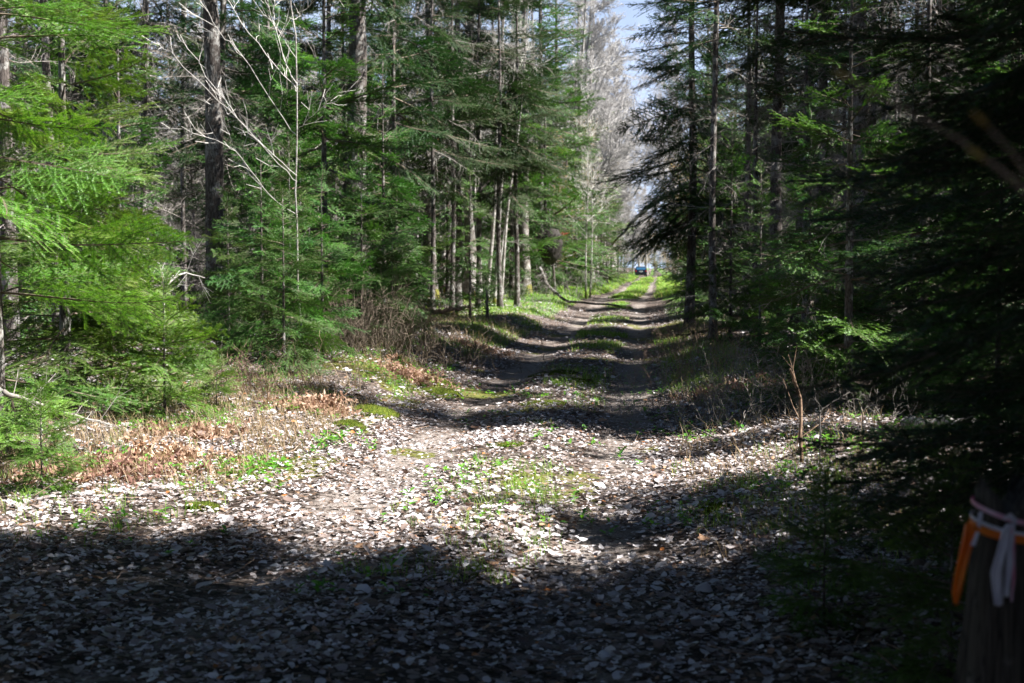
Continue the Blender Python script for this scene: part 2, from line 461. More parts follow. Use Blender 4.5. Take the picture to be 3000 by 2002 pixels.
def litter():
    rng = np.random.default_rng(21)
    shapes = leaf_shapes()
    pts = []
    for (y0, y1, den, smul) in ((2.2, 5.5, 1150, 1.0), (5.5, 9, 1250, 1.0), (9, 15, 1000, 1.0), (15, 26, 300, 1.1), (26, 48, 95, 1.3)):
        x0, x1 = -0.49 * y1, min(0.29 * y1, 9)
        n = int(den * (x1 - x0) * (y1 - y0))
        x = rng.uniform(x0, x1, n); y = rng.uniform(y0, y1, n)
        dx = x - xc(y); a = np.abs(dx)
        keep = in_view(x, y)
        rut = np.exp(-((a - 0.8) / 0.3) ** 4)
        p = (1 - 0.45 * rut * sst(9, 13, y) - 0.35 * rut - 0.15 * (a < 1.4) * sst(12, 20, y)) * (0.35 + 1.0 * sst(0.3, 0.6, fbm(x * 1.4, y * 0.9, 51)))
        p *= 1 - 0.55 * np.exp(-(dx / 0.3) ** 2) * sst(11, 20, y)
        p *= 1 - 0.6 * sst(4, 8, a)
        keep &= rng.random(n) < p
        pts.append(np.column_stack([x[keep], y[keep], np.full(keep.sum(), smul)]))
    pts = np.concatenate(pts)
    mb = MB()
    k = rng.integers(0, len(shapes), len(pts))
    for i, (V, T, Q) in enumerate(shapes):
        s = pts[k == i]; n = len(s)
        if n == 0: continue
        R = rot_batch(n, rng, 0.21)
        sz = np.exp(rng.normal(-3.78, 0.45, n)).clip(0.009, 0.08) * s[:, 2]
        W = np.einsum('nij,vj->nvi', R, V) * sz[:, None, None]
        z = gz(s[:, 0], s[:, 1]) + 0.012 + rng.random(n) ** 2 * 0.03
        lo = W[:, :, 2].min(1)
        W += np.stack([s[:, 0], s[:, 1], z - np.minimum(0, lo) * 0.6], -1)[:, None]
        tv = np.clip(rng.beta(1.9, 1.5, n), 0, 0.86); tv[rng.random(n) < 0.05] = 0.93; tv[rng.random(n) < 0.006] = 1.0
        o = (np.arange(n) * len(V))[:, None, None]
        mb.add(W.reshape(-1, 3), (o + T).reshape(-1, 3), (o + Q).reshape(-1, 4), 0, np.repeat(tv, len(V)))
    ob = new_obj('fallen_leaves', mb.mesh('fallen_leaves', [M_LEAF], True))
    tag(ob, 'pale dry leaves strewn over the track and its verges', 'fallen leaves', None, 'stuff')


litter()


def blades(mb, x, y, ln, wd, tint, rng, lean=0.55):
    n = len(x)
    z = gz(x, y) - 0.005
    az = rng.uniform(0, 2 * PI, n); le = rng.uniform(0.1, lean, n)
    d = np.stack([np.cos(az) * le, np.sin(az) * le, np.ones(n)], -1); d = norm(d)
    s = np.stack([-np.sin(az), np.cos(az), np.zeros(n)], -1) * (wd[:, None] * 0.5)
    b = np.stack([x, y, z], -1); l = ln[:, None]
    mid = b + d * l * 0.55
    tp = mid + norm(d + np.stack([np.cos(az), np.sin(az), -0.2 + 0 * az], -1) * rng.uniform(0.2, 1.0, (n, 1))) * l * 0.5
    V = np.stack([b - s, b + s, mid + s * 0.8, mid - s * 0.8, tp], 1).reshape(-1, 3)
    o = np.arange(n)[:, None] * 5
    mb.add(V, o + np.array([[3, 2, 4]]), o + np.array([[0, 1, 2, 3]]), 0, np.repeat(tint, 5))


def grass():
    rng = np.random.default_rng(33)
    mb = MB()
    # tufts near, then a shorter continuous cover far along the track
    def tufts(n, y0, y1, ys, xa, xb, per, h, w, seed, thr):
        y = y0 + (y1 - y0) * rng.random(n) ** ys
        dx = rng.uniform(xa, xb, n); x = xc(y) + dx
        keep = in_view(x, y) & (fbm(x * 1.0, y * 0.5, seed) + rng.normal(0, 0.06, n) > thr)
        x, y = x[keep], y[keep]
        k = rng.integers(per // 2, per + 1, len(x))
        X = np.repeat(x, k) + rng.normal(0, 0.035, k.sum()) * (1 + np.repeat(y, k) * 0.02); Y = np.repeat(y, k) + rng.normal(0, 0.035, k.sum())
        wid = np.maximum(w, np.repeat(y, k) * 0.00035) * rng.uniform(0.7, 1.3, k.sum())
        tv = np.clip(np.repeat(rng.normal(0.5, 0.18, len(x)), k) + rng.normal(0, 0.1, k.sum()), 0, 0.88)
        dead = rng.random(k.sum()) < 0.08; tv[dead] = 1
        blades(mb, X, Y, h * rng.uniform(0.5, 1.25, k.sum()), wid, tv, rng)
    tufts(420, 6.5, 16, 1.2, -0.5, 0.5, 14, 0.10, 0.004, 61, 0.5)
    tufts(1100, 14, 34, 1.2, -0.5, 0.5, 14, 0.10, 0.005, 61, 0.56)
    tufts(500, 5.0, 15, 1.0, -3.4, -1.5, 14, 0.12, 0.004, 63, 0.55)
    tufts(420, 6.0, 15, 1.0, 1.2, 2.6, 14, 0.11, 0.004, 65, 0.53)
    tufts(900, 15, 32, 1.0, -3.6, -1.6, 14, 0.11, 0.005, 63, 0.58)
    tufts(700, 15, 36, 1.0, 1.2, 2.4, 14, 0.13, 0.005, 65, 0.5)
    tufts(2600, 30, 75, 1.1, -0.55, 0.55, 9, 0.10, 0.012, 61, 0.58)
    tufts(3500, 30, 60, 1.0, -5.2, -1.6, 9, 0.11, 0.010, 67, 0.52)
    tufts(3000, 60, 190, 1.0, -0.6, 0.6, 9, 0.14, 0.02, 61, 0.42)
    tufts(5000, 60, 190, 1.0, -4.5, -1.5, 10, 0.2, 0.02, 67, 0.3)
    tufts(3500, 60, 190, 1.0, 1.4, 3.8, 10, 0.2, 0.02, 69, 0.3)
    o = new_obj('grass', mb.mesh('grass', [M_GRASS]))
    tag(o, 'fresh green grass between the ruts and along the verges', 'grass', None, 'stuff')
    # small round-leaved herbs on the near left verge and elsewhere
    mb = MB()
    V = np.array([[0, 0, 0], [0.5, 0.32, 0.06], [1.0, 0, -0.05], [0.5, -0.32, 0.06], [0.85, 0.25, 0], [0.85, -0.25, 0]])
    T = np.array([[0, 2, 1], [0, 3, 2], [1, 2, 4], [3, 5, 2]])
    for (n, y0, y1, xa, xb, thr, sd) in ((1500, 9.5, 14.5, -4.4, -1.5, 0.5, 71), (900, 8, 17, 1.0, 3.2, 0.52, 73), (700, 6, 18, -2.2, 1.0, 0.58, 75), (1500, 14, 24, -4.8, -1.6, 0.5, 71), (350, 3, 8, -4.0, -1.8, 0.54, 77)):
        y = rng.uniform(y0, y1, n); x = xc(y) + rng.uniform(xa, xb, n)
        keep = in_view(x, y) & (fbm(x * 1.5, y * 1.2, sd) > thr); x = x[keep]; y = y[keep]
        k = rng.integers(3, 7, len(x)); X = np.repeat(x, k) + rng.normal(0, 0.012, k.sum()); Y = np.repeat(y, k) + rng.normal(0, 0.012, k.sum())
        m = len(X)
        R = rot_batch(m, rng, 0.1); tl = rng.uniform(0.0, 0.9, m)
        s = rng.uniform(0.02, 0.05, m)
        W = np.einsum('nij,vj->nvi', R, V) * s[:, None, None]
        rr = np.hypot(W[:, :, 0], W[:, :, 1])
        W[:, :, 2] += rr * np.tan(tl)[:, None] * 0.7
        W += np.stack([X, Y, gz(X, Y) + rng.uniform(0.015, 0.06, m)], -1)[:, None]
        o = (np.arange(m) * 6)[:, None, None]
        mb.add(W.reshape(-1, 3), (o + T).reshape(-1, 3), None, 0, np.repeat(rng.random(m), 6))
    o = new_obj('undergrowth', mb.mesh('low_herbs', [M_HERB]))
    tag(o, 'small fresh round leaved herbs sprouting through the dead leaves', 'herbs', None, 'stuff')


grass()


def fallen_twigs():
    rng = np.random.default_rng(55)
    mb = MB(); n = 12000
    y = 3 + 27 * rng.random(n) ** 1.1; x = xc(y) + rng.normal(0, 3.0, n); a = np.abs(x - xc(y))
    kp = in_view(x, y) & (rng.random(n) < 0.3 + 0.7 * sst(1.0, 2.2, a)); x = x[kp]; y = y[kp]; n = len(x)
    z = gz(x, y) + 0.015; az = rng.uniform(0, 2 * PI, n); l = rng.gamma(1.6, 0.06, n).clip(0.025, 0.5)
    A = np.column_stack([x, y, z]); d = np.column_stack([np.cos(az), np.sin(az), rng.normal(0.08, 0.22, n)])
    M_ = A + d * l[:, None] * 0.5; B = M_ + norm(d + rng.normal(0, 0.25, (n, 3))) * l[:, None] * 0.5
    r = rng.uniform(0.0012, 0.0032, n) * (1 + y * 0.03)
    prisms(mb, A, M_, r, r * 0.85, 0); prisms(mb, M_, B, r * 0.85, r * 0.5, 0)
    o = new_obj('fallen_twigs', mb.mesh('fallen_twigs', [M_BROWN]))
    tag(o, 'thin brown twigs littering the verges and track', 'twigs', None, 'stuff')
    # last year's straw-coloured grass and fine dry stems on both verges
    mb = MB()
    for (n, y0, y1, xa, xb, h) in ((11000, 9.0, 15, -4.8, -1.7, 0.16), (2600, 7, 16, 1.3, 3.4, 0.15), (4200, 15, 32, -4.8, -1.7, 0.2), (2800, 15, 34, 1.2, 2.6, 0.2)):
        y = rng.uniform(y0, y1, n); x = xc(y) + rng.uniform(xa, xb, n)
        kp = in_view(x, y) & (fbm(x * 1.4, y * 1.1, 91) > 0.36); x = x[kp]; y = y[kp]; m = len(x)
        blades(mb, x, y, h * rng.uniform(0.4, 1.5, m), 0.003 + y * 0.00016, np.where(rng.random(m) < 0.8, 1.0, rng.uniform(0.2, 0.7, m)), rng, 1.1)
    o = new_obj('grass', mb.mesh('dry_grass', [M_STRAW]))
    tag(o, 'tan dry grass and fine stems of last year on the verges', 'dry grass', None, 'stuff')


fallen_twigs()


def moss_cushions():
    spots = [(P(435, 368, 17.5)[0], 17.5, .30, .13), (PX(440, 16.4), 16.4, .26, .12), (PX(375, 13.6), 13.6, .28, .14), (PX(350, 12.6), 12.6, .20, .10), (PX(505, 11.6), 11.6, .18, .02),
             (PX(545, 15.0), 15.0, .3, .03), (PX(555, 19.5), 19.5, .4, .04), (PX(580, 18.2), 18.2, .3, .03), (PX(240, 9.7), 9.7, .14, .03), (PX(200, 8.4), 8.4, .13, .03), (PX(716, 8.6), 8.6, .10, .05)]
    rng = np.random.default_rng(5)
    for k, (x, y, r, h) in enumerate(spots):
        r *= 0.75; h *= 0.55
        mb = MB(); nr, na = 9, 26
        ph = np.arange(na) * 2 * PI / na
        out = r * (0.75 + 0.5 * fbm(np.cos(ph) * 1.3 + k * 7, np.sin(ph) * 1.3, 81))
        V = [[0, 0, h]]
        for i in range(1, nr + 1):
            q = i / nr
            X = np.cos(ph) * out * q * 1.2; Y = np.sin(ph) * out * q * 0.9
            Z = h * (1 - q ** 2.2) + 0.02 * (fbm(X * 25 + k, Y * 25, 83) - 0.5) * (1 - 0.5 * q) - 0.03 * (i == nr)
            V += list(np.column_stack([X, Y, Z]))
        V = np.array(V); V[:, 2] += gz(V[:, 0] + x, V[:, 1] + y) - float(gz(x, y))
        T = [[0, 1 + a, 1 + (a + 1) % na] for a in range(na)]
        Q = [[1 + (i - 1) * na + a, 1 + i * na + a, 1 + i * na + (a + 1) % na, 1 + (i - 1) * na + (a + 1) % na] for i in range(1, nr) for a in range(na)]
        mb.add(V, T, Q)
        # short moss stems bristling all over the cushion
        n = 900; q = np.sqrt(rng.random(n)); a = rng.uniform(0, 2 * PI, n)
        rr = np.interp(a, np.append(ph, 2 * PI), np.append(out, out[0])) * q
        X = np.cos(a) * rr * 1.2; Y = np.sin(a) * rr * 0.9; Z = h * (1 - q ** 2.2) + gz(X + x, Y + y) - float(gz(x, y))
        A = np.column_stack([X, Y, Z - 0.004]); B = A + np.column_stack([rng.normal(0, 0.008, n), rng.normal(0, 0.008, n), rng.uniform(0.01, 0.024, n)])
        prisms(mb, A, B, 0.003, 0.0006, 0)
        o = new_obj('moss_cushion', mb.mesh('moss_cushion', [M_MOSS], True), None, (x, y, float(gz(x, y)) + 0.012))
        lab = ['golden green moss cushion on the left bank beyond the brown bracken', 'yellow green moss tuft lower on the left bank beside the track', 'dark green moss mound in shade on the left bank', 'small dark moss mound at the shaded foot of the left bank', 'flat yellowish moss patch on the strip between the ruts, nearest one',
               'olive moss patch on the middle strip in dappled shade', 'wide thin moss patch far along the middle strip', 'thin moss patch on the middle strip before the widest one', 'little moss patch at the sunlit left verge by the shadow edge', 'moss tuft among leaves at the lower left verge',
               'small bright moss tuft at the right edge of the track'][k]
        tag(o, lab, 'moss')


moss_cushions()

# ------------------------------------------------------------------ conifer branches
LOD = {  # twig spacing, sub-twig spacing, needle spacing, needle length, needle width, twig radius
    'hi': (0.040, 0.042, 0.0036, 0.023, 0.0036, 0.0022),
    'mid': (0.055, 0.065, 0.0085, 0.030, 0.0105, 0.0035),
    'lo': (0.10, 0.15, 0.021, 0.05, 0.021, 0.005),
}


def fir_branch(L, lod, rng, bare=0.18, dens=1.0, droop=0.12):
    ts, ss, ns, nl, nw, tr = LOD[lod]
    n = 9
    t = np.linspace(0, 1, n)
    wig = rng.normal(0, 0.02, 2)
    ax = np.column_stack([L * t, L * (wig[0] * np.sin(t * 3) + wig[1] * np.sin(t * 6)), -droop * L * t ** 1.6 + 0.16 * droop * L * t ** 5 * 4])

    def axis(q):
        return np.stack([np.interp(q, t, ax[:, i]) for i in range(3)], -1)
    A = []; B = []; Nn = []; R = []
    leaf = []
    # the leader itself
    for i in range(n - 1):
        A.append(ax[i]); B.append(ax[i + 1]); R.append(tr * (1 + 3.2 * L * (1 - t[i]))); leaf.append(t[i] > 0.45)
    m = max(3, int(L * (1 - bare) / ts))
    qs = np.linspace(bare, 0.985, m) + rng.normal(0, 0.01, m)
    for j, q in enumerate(qs):
        for sg in (-1, 1):
            if rng.random() > 0.86 * dens: continue
            l = min(0.42 * L + 0.03, (1 - q) * L * 0.62 + 0.05) * rng.uniform(0.6, 1.1)
            if l < 0.03: continue
            an = math.radians(rng.uniform(40, 60)) * sg
            p0 = axis(min(q, 1))
            d = np.array([math.cos(an), math.sin(an), rng.normal(-0.06, 0.2)])
            p1 = p0 + d * l * 0.5; p2 = p1 + (d * 0.9 + np.array([0.28, 0, -0.10 - droop * 0.4])) * l * 0.5
            for a, b in ((p0, p1), (p1, p2)):
                A.append(a); B.append(b); R.append(tr * 0.8); leaf.append(True)
            if l > 0.13:
                k = int(l / ss)
                for w in range(1, k):
                    f = w / k
                    s2 = 1 if (w % 2) else -1
                    if rng.random() > 0.85: continue
                    a = p0 + (p1 - p0) * f * 2 if f < 0.5 else p1 + (p2 - p1) * (f * 2 - 1)
                    an2 = an + s2 * math.radians(rng.uniform(38, 58))
                    l2 = min(0.13, (1 - f) * l * 0.6 + 0.03) * rng.uniform(0.6, 1.1)
                    A.append(a); B.append(a + np.array([math.cos(an2), math.sin(an2), rng.normal(-0.08, 0.22)]) * l2)
                    R.append(tr * 0.55); leaf.append(True)
    A = np.array(A); B = np.array(B); R = np.array(R); leaf = np.array(leaf)
    mb = MB()
    prisms(mb, A, B, R, R * 0.75, 1)
    Nn = norm(np.array([[0, 0, 1.0]]) + rng.normal(0, 0.22, (len(A), 3)))
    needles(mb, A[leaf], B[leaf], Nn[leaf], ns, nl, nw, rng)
    return mb.arrays()


def dead_branch(L, rng, r=0.006, curl=0.35):
    """a bare lower limb: grey twigs curling down"""
    A = []; B = []; R0 = []; R1 = []

    def go(p, d, l, r, lev):
        n = 5; pts = [p]
        for i in range(n):
            d = norm(d + rng.normal(0, 0.13, 3) + np.array([0, 0, -curl * 0.16]))
            q = pts[-1] + d * l / n
            A.append(pts[-1]); B.append(q); R0.append(r * (1 - 0.75 * i / n)); R1.append(r * (1 - 0.75 * (i + 1) / n))
            pts.append(q)
            if lev > 0 and i >= 0:
                for s in range(2 if lev == 2 else 1):
                    if rng.random() < 0.82:
                        sd = norm(np.cross(d, rng.normal(0, 1, 3)))
                        go(pts[-2] + (q - pts[-2]) * rng.random(), norm(d * 0.75 + sd * 0.8 + np.array([0, 0, -0.15])), l * rng.uniform(0.25, 0.5) * (1 - 0.5 * i / n), r * 0.55, lev - 1)
    go(np.zeros(3), np.array([1.0, 0, 0]), L, r, 2)
    mb = MB(); prisms(mb, A, B, np.array(R0), np.array(R1), 2)
    return mb.arrays()


BR = {}
_r = np.random.default_rng(99)
for lod_, Ls_, n_ in (('hi', (0.22, 0.45, 0.8, 1.25), 3), ('mid', (0.35, 0.7, 1.15, 1.8), 4), ('lo', (0.5, 1.0, 1.7), 3)):
    for L_ in Ls_:
        BR[lod_, L_] = [fir_branch(L_, lod_, _r, dens=(1.0 if lod_ == 'hi' else 0.95)) for _ in range(n_)]
DB = {L_: [dead_branch(L_, _r, 0.0045 + 0.003 * L_) for _ in range(4)] for L_ in (0.5, 0.9, 1.4)}


def put(mb, tpl, loc, az, pit, roll, s, tint_off=0.0, flat=1.0):
    V, T, Q, tm, qm, c = tpl
    M = (Matrix.Rotation(az, 3, 'Z') @ Matrix.Rotation(-pit, 3, 'Y') @ Matrix.Rotation(roll, 3, 'X'))
    W = (V * np.array([s, s, s * flat], np.float32)) @ np.array(M, np.float32).T + np.asarray(loc, np.float32)
    mb.V.append(W); mb.c.append(np.clip(c + tint_off, 0, 1))
    if len(T): mb.T.append(T + mb.n); mb.tm.append(tm)
    if len(Q): mb.Q.append(Q + mb.n); mb.qm.append(qm)
    mb.n += len(W)


def pick(lod, L, rng):
    ks = [k[1] for k in BR if k[0] == lod]
    b = min(ks, key=lambda q: abs(math.log(q / max(L, 0.05))))
    return BR[lod, b][rng.integers(len(BR[lod, b]))], L / b


def fir_crown(h, zb, R, lod, rng, step=0.24, nb=5, shape=0.8, low=-0.12, top=0.55, dead=0.0, gap=0.08, droopy=0.0, mb=None):
    mb = mb or MB()
    z = zb
    while z < h - 0.1:
        f = (z - zb) / (h - zb)
        L = R * (1 - f) ** shape * (0.62 + 0.38 * min(1, f * 5 + 0.35)) + 0.07
        a0 = rng.uniform(0, 2 * PI)
        n = max(3, int(round(nb * (1 - 0.25 * f) * rng.uniform(0.8, 1.2))))
        for i in range(n):
            if rng.random() < gap: continue
            l = L * rng.uniform(0.6, 1.18)
            az = a0 + 2 * PI * i / n + rng.normal(0, 0.2)
            pit = low + (top - low) * f ** 1.2 + rng.normal(0, 0.2) - droopy
            zz = z + rng.uniform(-0.45, 0.45) * step
            if rng.random() < dead * (1 - f):
                ks = list(DB); b = min(ks, key=lambda q: abs(q - l)); tp = DB[b][rng.integers(4)]; s = l / b
            else:
                tp, s = pick(lod, l, rng)
            put(mb, tp, (0, 0, zz), az, pit, rng.normal(0, 0.42), s, rng.normal(0, 0.12))
        z += step * rng.uniform(0.75, 1.25) * (1 - 0.45 * f)
    # leader
    tp, s = pick(lod, 0.35, rng)
    put(mb, tp, (0, 0, h - 0.3), rng.uniform(0, 6), PI / 2 - 0.05, 0, s)
    return mb


def trunk_mb(h, r, rng, k=12, flare=1.5, lean=(0, 0), sway=0.02, seg=0.35, top=0.12, m=0):
    n = max(5, int(h / seg))
    z = np.linspace(-0.12, h, n)
    t = np.clip(z / h, 0, 1)
    rad = r * ((1 - t) * (1 - top) + top) * (1 + (flare - 1) * np.exp(-np.clip(z, 0, 99) / (r * 2.6)))
    p1, p2 = rng.uniform(0, 6, 2)
    pts = np.column_stack([lean[0] * z + sway * h * 0.25 * (np.sin(z * 0.9 + p1) - math.sin(p1)), lean[1] * z + sway * h * 0.25 * (np.sin(z * 0.7 + p2) - math.sin(p2)), z])
    mb = MB(); tube(mb, pts, rad, k, m, 0.5, 0.13, True, rng)
    return mb, pts


def dead_skirt(mb, z0, z1, per_m, L, rng, m=None):
    n = int((z1 - z0) * per_m)
    for i in range(n):
        z = rng.uniform(z0, z1); l = L * rng.uniform(0.45, 1.15)
        b = min(DB, key=lambda q: abs(q - l))
        put(mb, DB[b][rng.integers(4)], (0, 0, z), rng.uniform(0, 2 * PI), rng.normal(-0.12, 0.25), rng.uniform(0, 6), l / b)
    return mb


# --- shared meshes for the kinds of tree
KIND = {}


def kind_fir(key, h, zb, R, lod, seed, r, dead=0.0, needle=M_NEEDLE, barkm=M_BARK, skirt=0, **kw):
    rng = np.random.default_rng(seed)
    tm, _ = trunk_mb(h * 0.985, r, rng, 10, 1.35, (0, 0), 0.004, 0.5, 0.08)
    c = fir_crown(h, zb, R, lod, rng, dead=dead, **kw)
    parts = [('trunk', tm.mesh(key + '_trunk', [barkm], True)), ('crown', c.mesh(key + '_crown', [needle, M_TWIG, M_DEAD]))]
    if skirt:
        s = dead_skirt(MB(), 0.5, zb + 0.25 * (h - zb), skirt, R * 0.8, rng)
        parts.append(('dead_limbs', s.mesh(key + '_limbs', [M_DEAD, M_DEAD, M_DEAD])))
    KIND[key] = parts


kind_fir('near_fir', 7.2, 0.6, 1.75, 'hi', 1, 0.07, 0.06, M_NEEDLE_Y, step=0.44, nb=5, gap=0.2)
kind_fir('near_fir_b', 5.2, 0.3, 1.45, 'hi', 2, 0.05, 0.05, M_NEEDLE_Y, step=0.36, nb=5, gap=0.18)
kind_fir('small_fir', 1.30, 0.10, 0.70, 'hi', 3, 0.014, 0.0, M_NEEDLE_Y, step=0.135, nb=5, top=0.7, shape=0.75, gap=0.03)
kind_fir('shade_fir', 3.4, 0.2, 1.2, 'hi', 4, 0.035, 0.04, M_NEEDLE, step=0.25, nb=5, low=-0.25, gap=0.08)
kind_fir('fir_a', 8.5, 0.5, 1.95, 'mid', 5, 0.085, 0.10, step=0.40, nb=5, gap=0.12)
kind_fir('fir_b', 6.2, 0.4, 1.65, 'mid', 6, 0.06, 0.09, step=0.36, nb=5, gap=0.14)
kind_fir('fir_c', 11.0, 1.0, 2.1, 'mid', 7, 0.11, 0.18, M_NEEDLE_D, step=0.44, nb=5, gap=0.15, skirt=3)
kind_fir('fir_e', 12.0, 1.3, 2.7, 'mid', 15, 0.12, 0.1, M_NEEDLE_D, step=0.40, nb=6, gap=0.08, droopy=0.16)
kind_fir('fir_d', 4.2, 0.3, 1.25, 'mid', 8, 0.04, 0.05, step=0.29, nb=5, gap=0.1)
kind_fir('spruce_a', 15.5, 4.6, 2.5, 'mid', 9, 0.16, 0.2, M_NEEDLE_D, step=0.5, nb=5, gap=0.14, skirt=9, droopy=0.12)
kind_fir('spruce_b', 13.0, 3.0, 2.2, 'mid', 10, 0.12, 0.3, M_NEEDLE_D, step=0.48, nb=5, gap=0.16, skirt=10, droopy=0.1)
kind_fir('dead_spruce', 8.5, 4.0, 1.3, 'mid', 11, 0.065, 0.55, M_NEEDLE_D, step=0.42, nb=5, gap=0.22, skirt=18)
kind_fir('dead_spruce_b', 6.5, 3.4, 1.1, 'mid', 12, 0.045, 0.55, M_NEEDLE_D, step=0.38, nb=5, gap=0.22, skirt=20)
kind_fir('far_fir', 11.0, 0.6, 2.4, 'lo', 13, 0.11, 0.05, step=0.48, nb=6, gap=0.08)
kind_fir('far_spruce', 15.0, 1.6, 2.7, 'lo', 14, 0.16, 0.12, M_NEEDLE_D, step=0.52, nb=6, gap=0.1)


# --- bare broadleaf trees
def bare_tree(h, r, rng, spread=0.5, lev=4, clear=0.3, twig=0.004, nbr=14, up=0.5):
    tb, pts = trunk_mb(h * 0.92, r, rng, 10, 1.35, (0, 0), 0.03, 0.45, 0.15)
    A = []; B = []; R0 = []; R1 = []
    ends = []

    def go(p, d, l, rr, lv):
        n = 6 if lv >= 2 else 4
        q = p
        for i in range(n):
            d = norm(d + rng.normal(0, 0.12, 3) + np.array([0, 0, 0.06 * up]))
            q2 = q + d * l / n
            a, b = max(twig, rr * (1 - 0.7 * i / n)), max(twig * 0.8, rr * (1 - 0.7 * (i + 1) / n))
            A.append(q); B.append(q2); R0.append(a); R1.append(b)
            if lv > 0 and (i > 0 or lv < 3):
                for _ in range(1 + (rng.random() < 0.5)):
                    sd = norm(np.cross(d, rng.normal(0, 1, 3)))
                    go(q + (q2 - q) * rng.random(), norm(d * 0.8 + sd * rng.uniform(0.4, 0.9) + np.array([0, 0, 0.12])), l * rng.uniform(0.3, 0.55), rr * 0.5, lv - 1)
            q = q2
        ends.append(q)
    for i in range(nbr):
        f = clear + (1 - clear) * (i + rng.random()) / nbr
        z = f * h * 0.92
        p = np.array([np.interp(z, pts[:, 2], pts[:, 0]), np.interp(z, pts[:, 2], pts[:, 1]), z])
        az = rng.uniform(0, 2 * PI)
        l = spread * h * (1 - f * 0.65) * rng.uniform(0.5, 1.0)
        go(p, norm(np.array([math.cos(az), math.sin(az), rng.uniform(0.5, 1.4)])), l, r * (1 - f * 0.8) * 0.5, lev - 2)
    mb = MB(); prisms(mb, A, B, np.array(R0), np.array(R1), 0, 0.5, 4)
    return tb, mb, np.array(ends)


def buds(ends, rng, size, p=0.6):
    mb = MB()
    e = ends[rng.random(len(ends)) < p]; n = len(e)
    k = 3
    E = np.repeat(e, k, 0) + rng.normal(0, size * 0.5, (n * k, 3))
    d = norm(rng.normal(0, 1, (n * k, 3))); s = norm(np.cross(d, rng.normal(0, 1, (n * k, 3))))
    V = np.stack([E, E + d * size + s * size * 0.35, E + d * size * 1.6, E + d * size - s * size * 0.35], 1).reshape(-1, 3)
    mb.add(V, None, np.arange(n * k * 4).reshape(-1, 4), 0, np.repeat(rng.random(n * k), 4))
    return mb


def kind_bare(key, h, r, seed, barkm, twigm, bud=0.0, **kw):
    rng = np.random.default_rng(seed)
    t, c, e = bare_tree(h, r, rng, **kw)
    KIND[key] = [('trunk', t.mesh(key + '_trunk', [barkm], True)), ('crown', c.mesh(key + '_crown', [twigm]))]
    if bud:
        KIND[key].append(('leaves', buds(e, rng, bud, 0.5).mesh(key + '_buds', [M_BUD])))


kind_bare('bare_a', 16, 0.16, 31, M_BARK_G, M_LILAC, 0, spread=0.32, lev=5, clear=0.25, twig=0.0065, nbr=17)
kind_bare('bare_b', 13, 0.12, 32, M_BARK_G, M_LILAC, 0, spread=0.34, lev=5, clear=0.12, twig=0.0065, nbr=17)
kind_bare('bare_c', 9, 0.07, 33, M_BARK_G, M_LILAC, 0.035, spread=0.36, lev=5, clear=0.08, twig=0.006, nbr=15)
kind_bare('sap_a', 6.5, 0.03, 34, M_BARK_P, M_PALE, 0.014, spread=0.3, lev=4, clear=0.35, twig=0.0032, nbr=13, up=0.9)
kind_bare('sap_b', 5.0, 0.022, 35, M_BARK_P, M_PALE, 0.014, spread=0.34, lev=4, clear=0.3, twig=0.003, nbr=12, up=0.8)
kind_bare('brush', 2.6, 0.016, 36, M_BARK_G, M_LILAC, 0.012, spread=0.5, lev=4, clear=0.05, twig=0.003, nbr=13, up=0.6)


def plant(key, name, x, y, label, cat, group=None, rz=None, s=1.0, sink=0.0, lean=None):
    """a tree of a kind: an empty at its foot with copies of that kind's parts"""
    rz = float(RNG.uniform(0, 2 * PI)) if rz is None else rz
    o = thing(name, (x, y, float(gz(x, y)) - sink), label, cat, group, rz, s)
    if lean is not None:
        o.rotation_euler = (lean[0], lean[1], rz)
    for pn, me in KIND[key]:
        new_obj(pn, me, o)
    return o


# ------------------------------------------------------------------ the near left: sunlit firs
plant('near_fir', 'fir_tree', PX(-6, 9.9), 9.9, 'big sunlit yellow green fir at the left edge, boughs down to the ground', 'fir tree', rz=0.6)
plant('near_fir_b', 'fir_tree', PX(64, 12.6), 12.6, 'slim stemmed sunlit fir just behind the big bright fir at the left edge', 'fir tree', rz=2.1, s=1.15)
plant('small_fir', 'fir_sapling', PX(163, 12.2), 12.2, 'waist high bright green fir sapling in full sun beside the brown bracken', 'fir sapling', rz=0.9)
plant('small_fir', 'fir_sapling', PX(110, 13.2), 13.2, 'little sunlit fir sapling tucked between the big left firs and the waist high one', 'fir sapling', rz=3.9, s=1.25)
plant('small_fir', 'fir_sapling', PX(38, 8.6), 8.6, 'low fir sapling with drooping tips at the foot of the big left fir', 'fir sapling', rz=1.9, s=0.55)
plant('small_fir', 'fir_sapling', PX(215, 12.9), 12.9, 'tiny spreading fir seedling among tan bracken stems on the left verge', 'fir sapling', rz=5.0, s=0.42)
plant('shade_fir', 'fir_tree', PX(262, 16.6), 16.6, 'young dark fir standing in shade before the thick dark trunk', 'fir tree', rz=4.2, s=0.75)
plant('fir_b', 'fir_tree', PX(325, 22.0), 22.0, 'tall slender fir with blue green sprays behind the white bare sapling', 'fir tree', rz=0.3, s=1.15)
plant('shade_fir', 'fir_tree', PX(392, 20.5), 20.5, 'small fir in shade at the bank behind the dry brush', 'fir tree', rz=1.2, s=0.55)

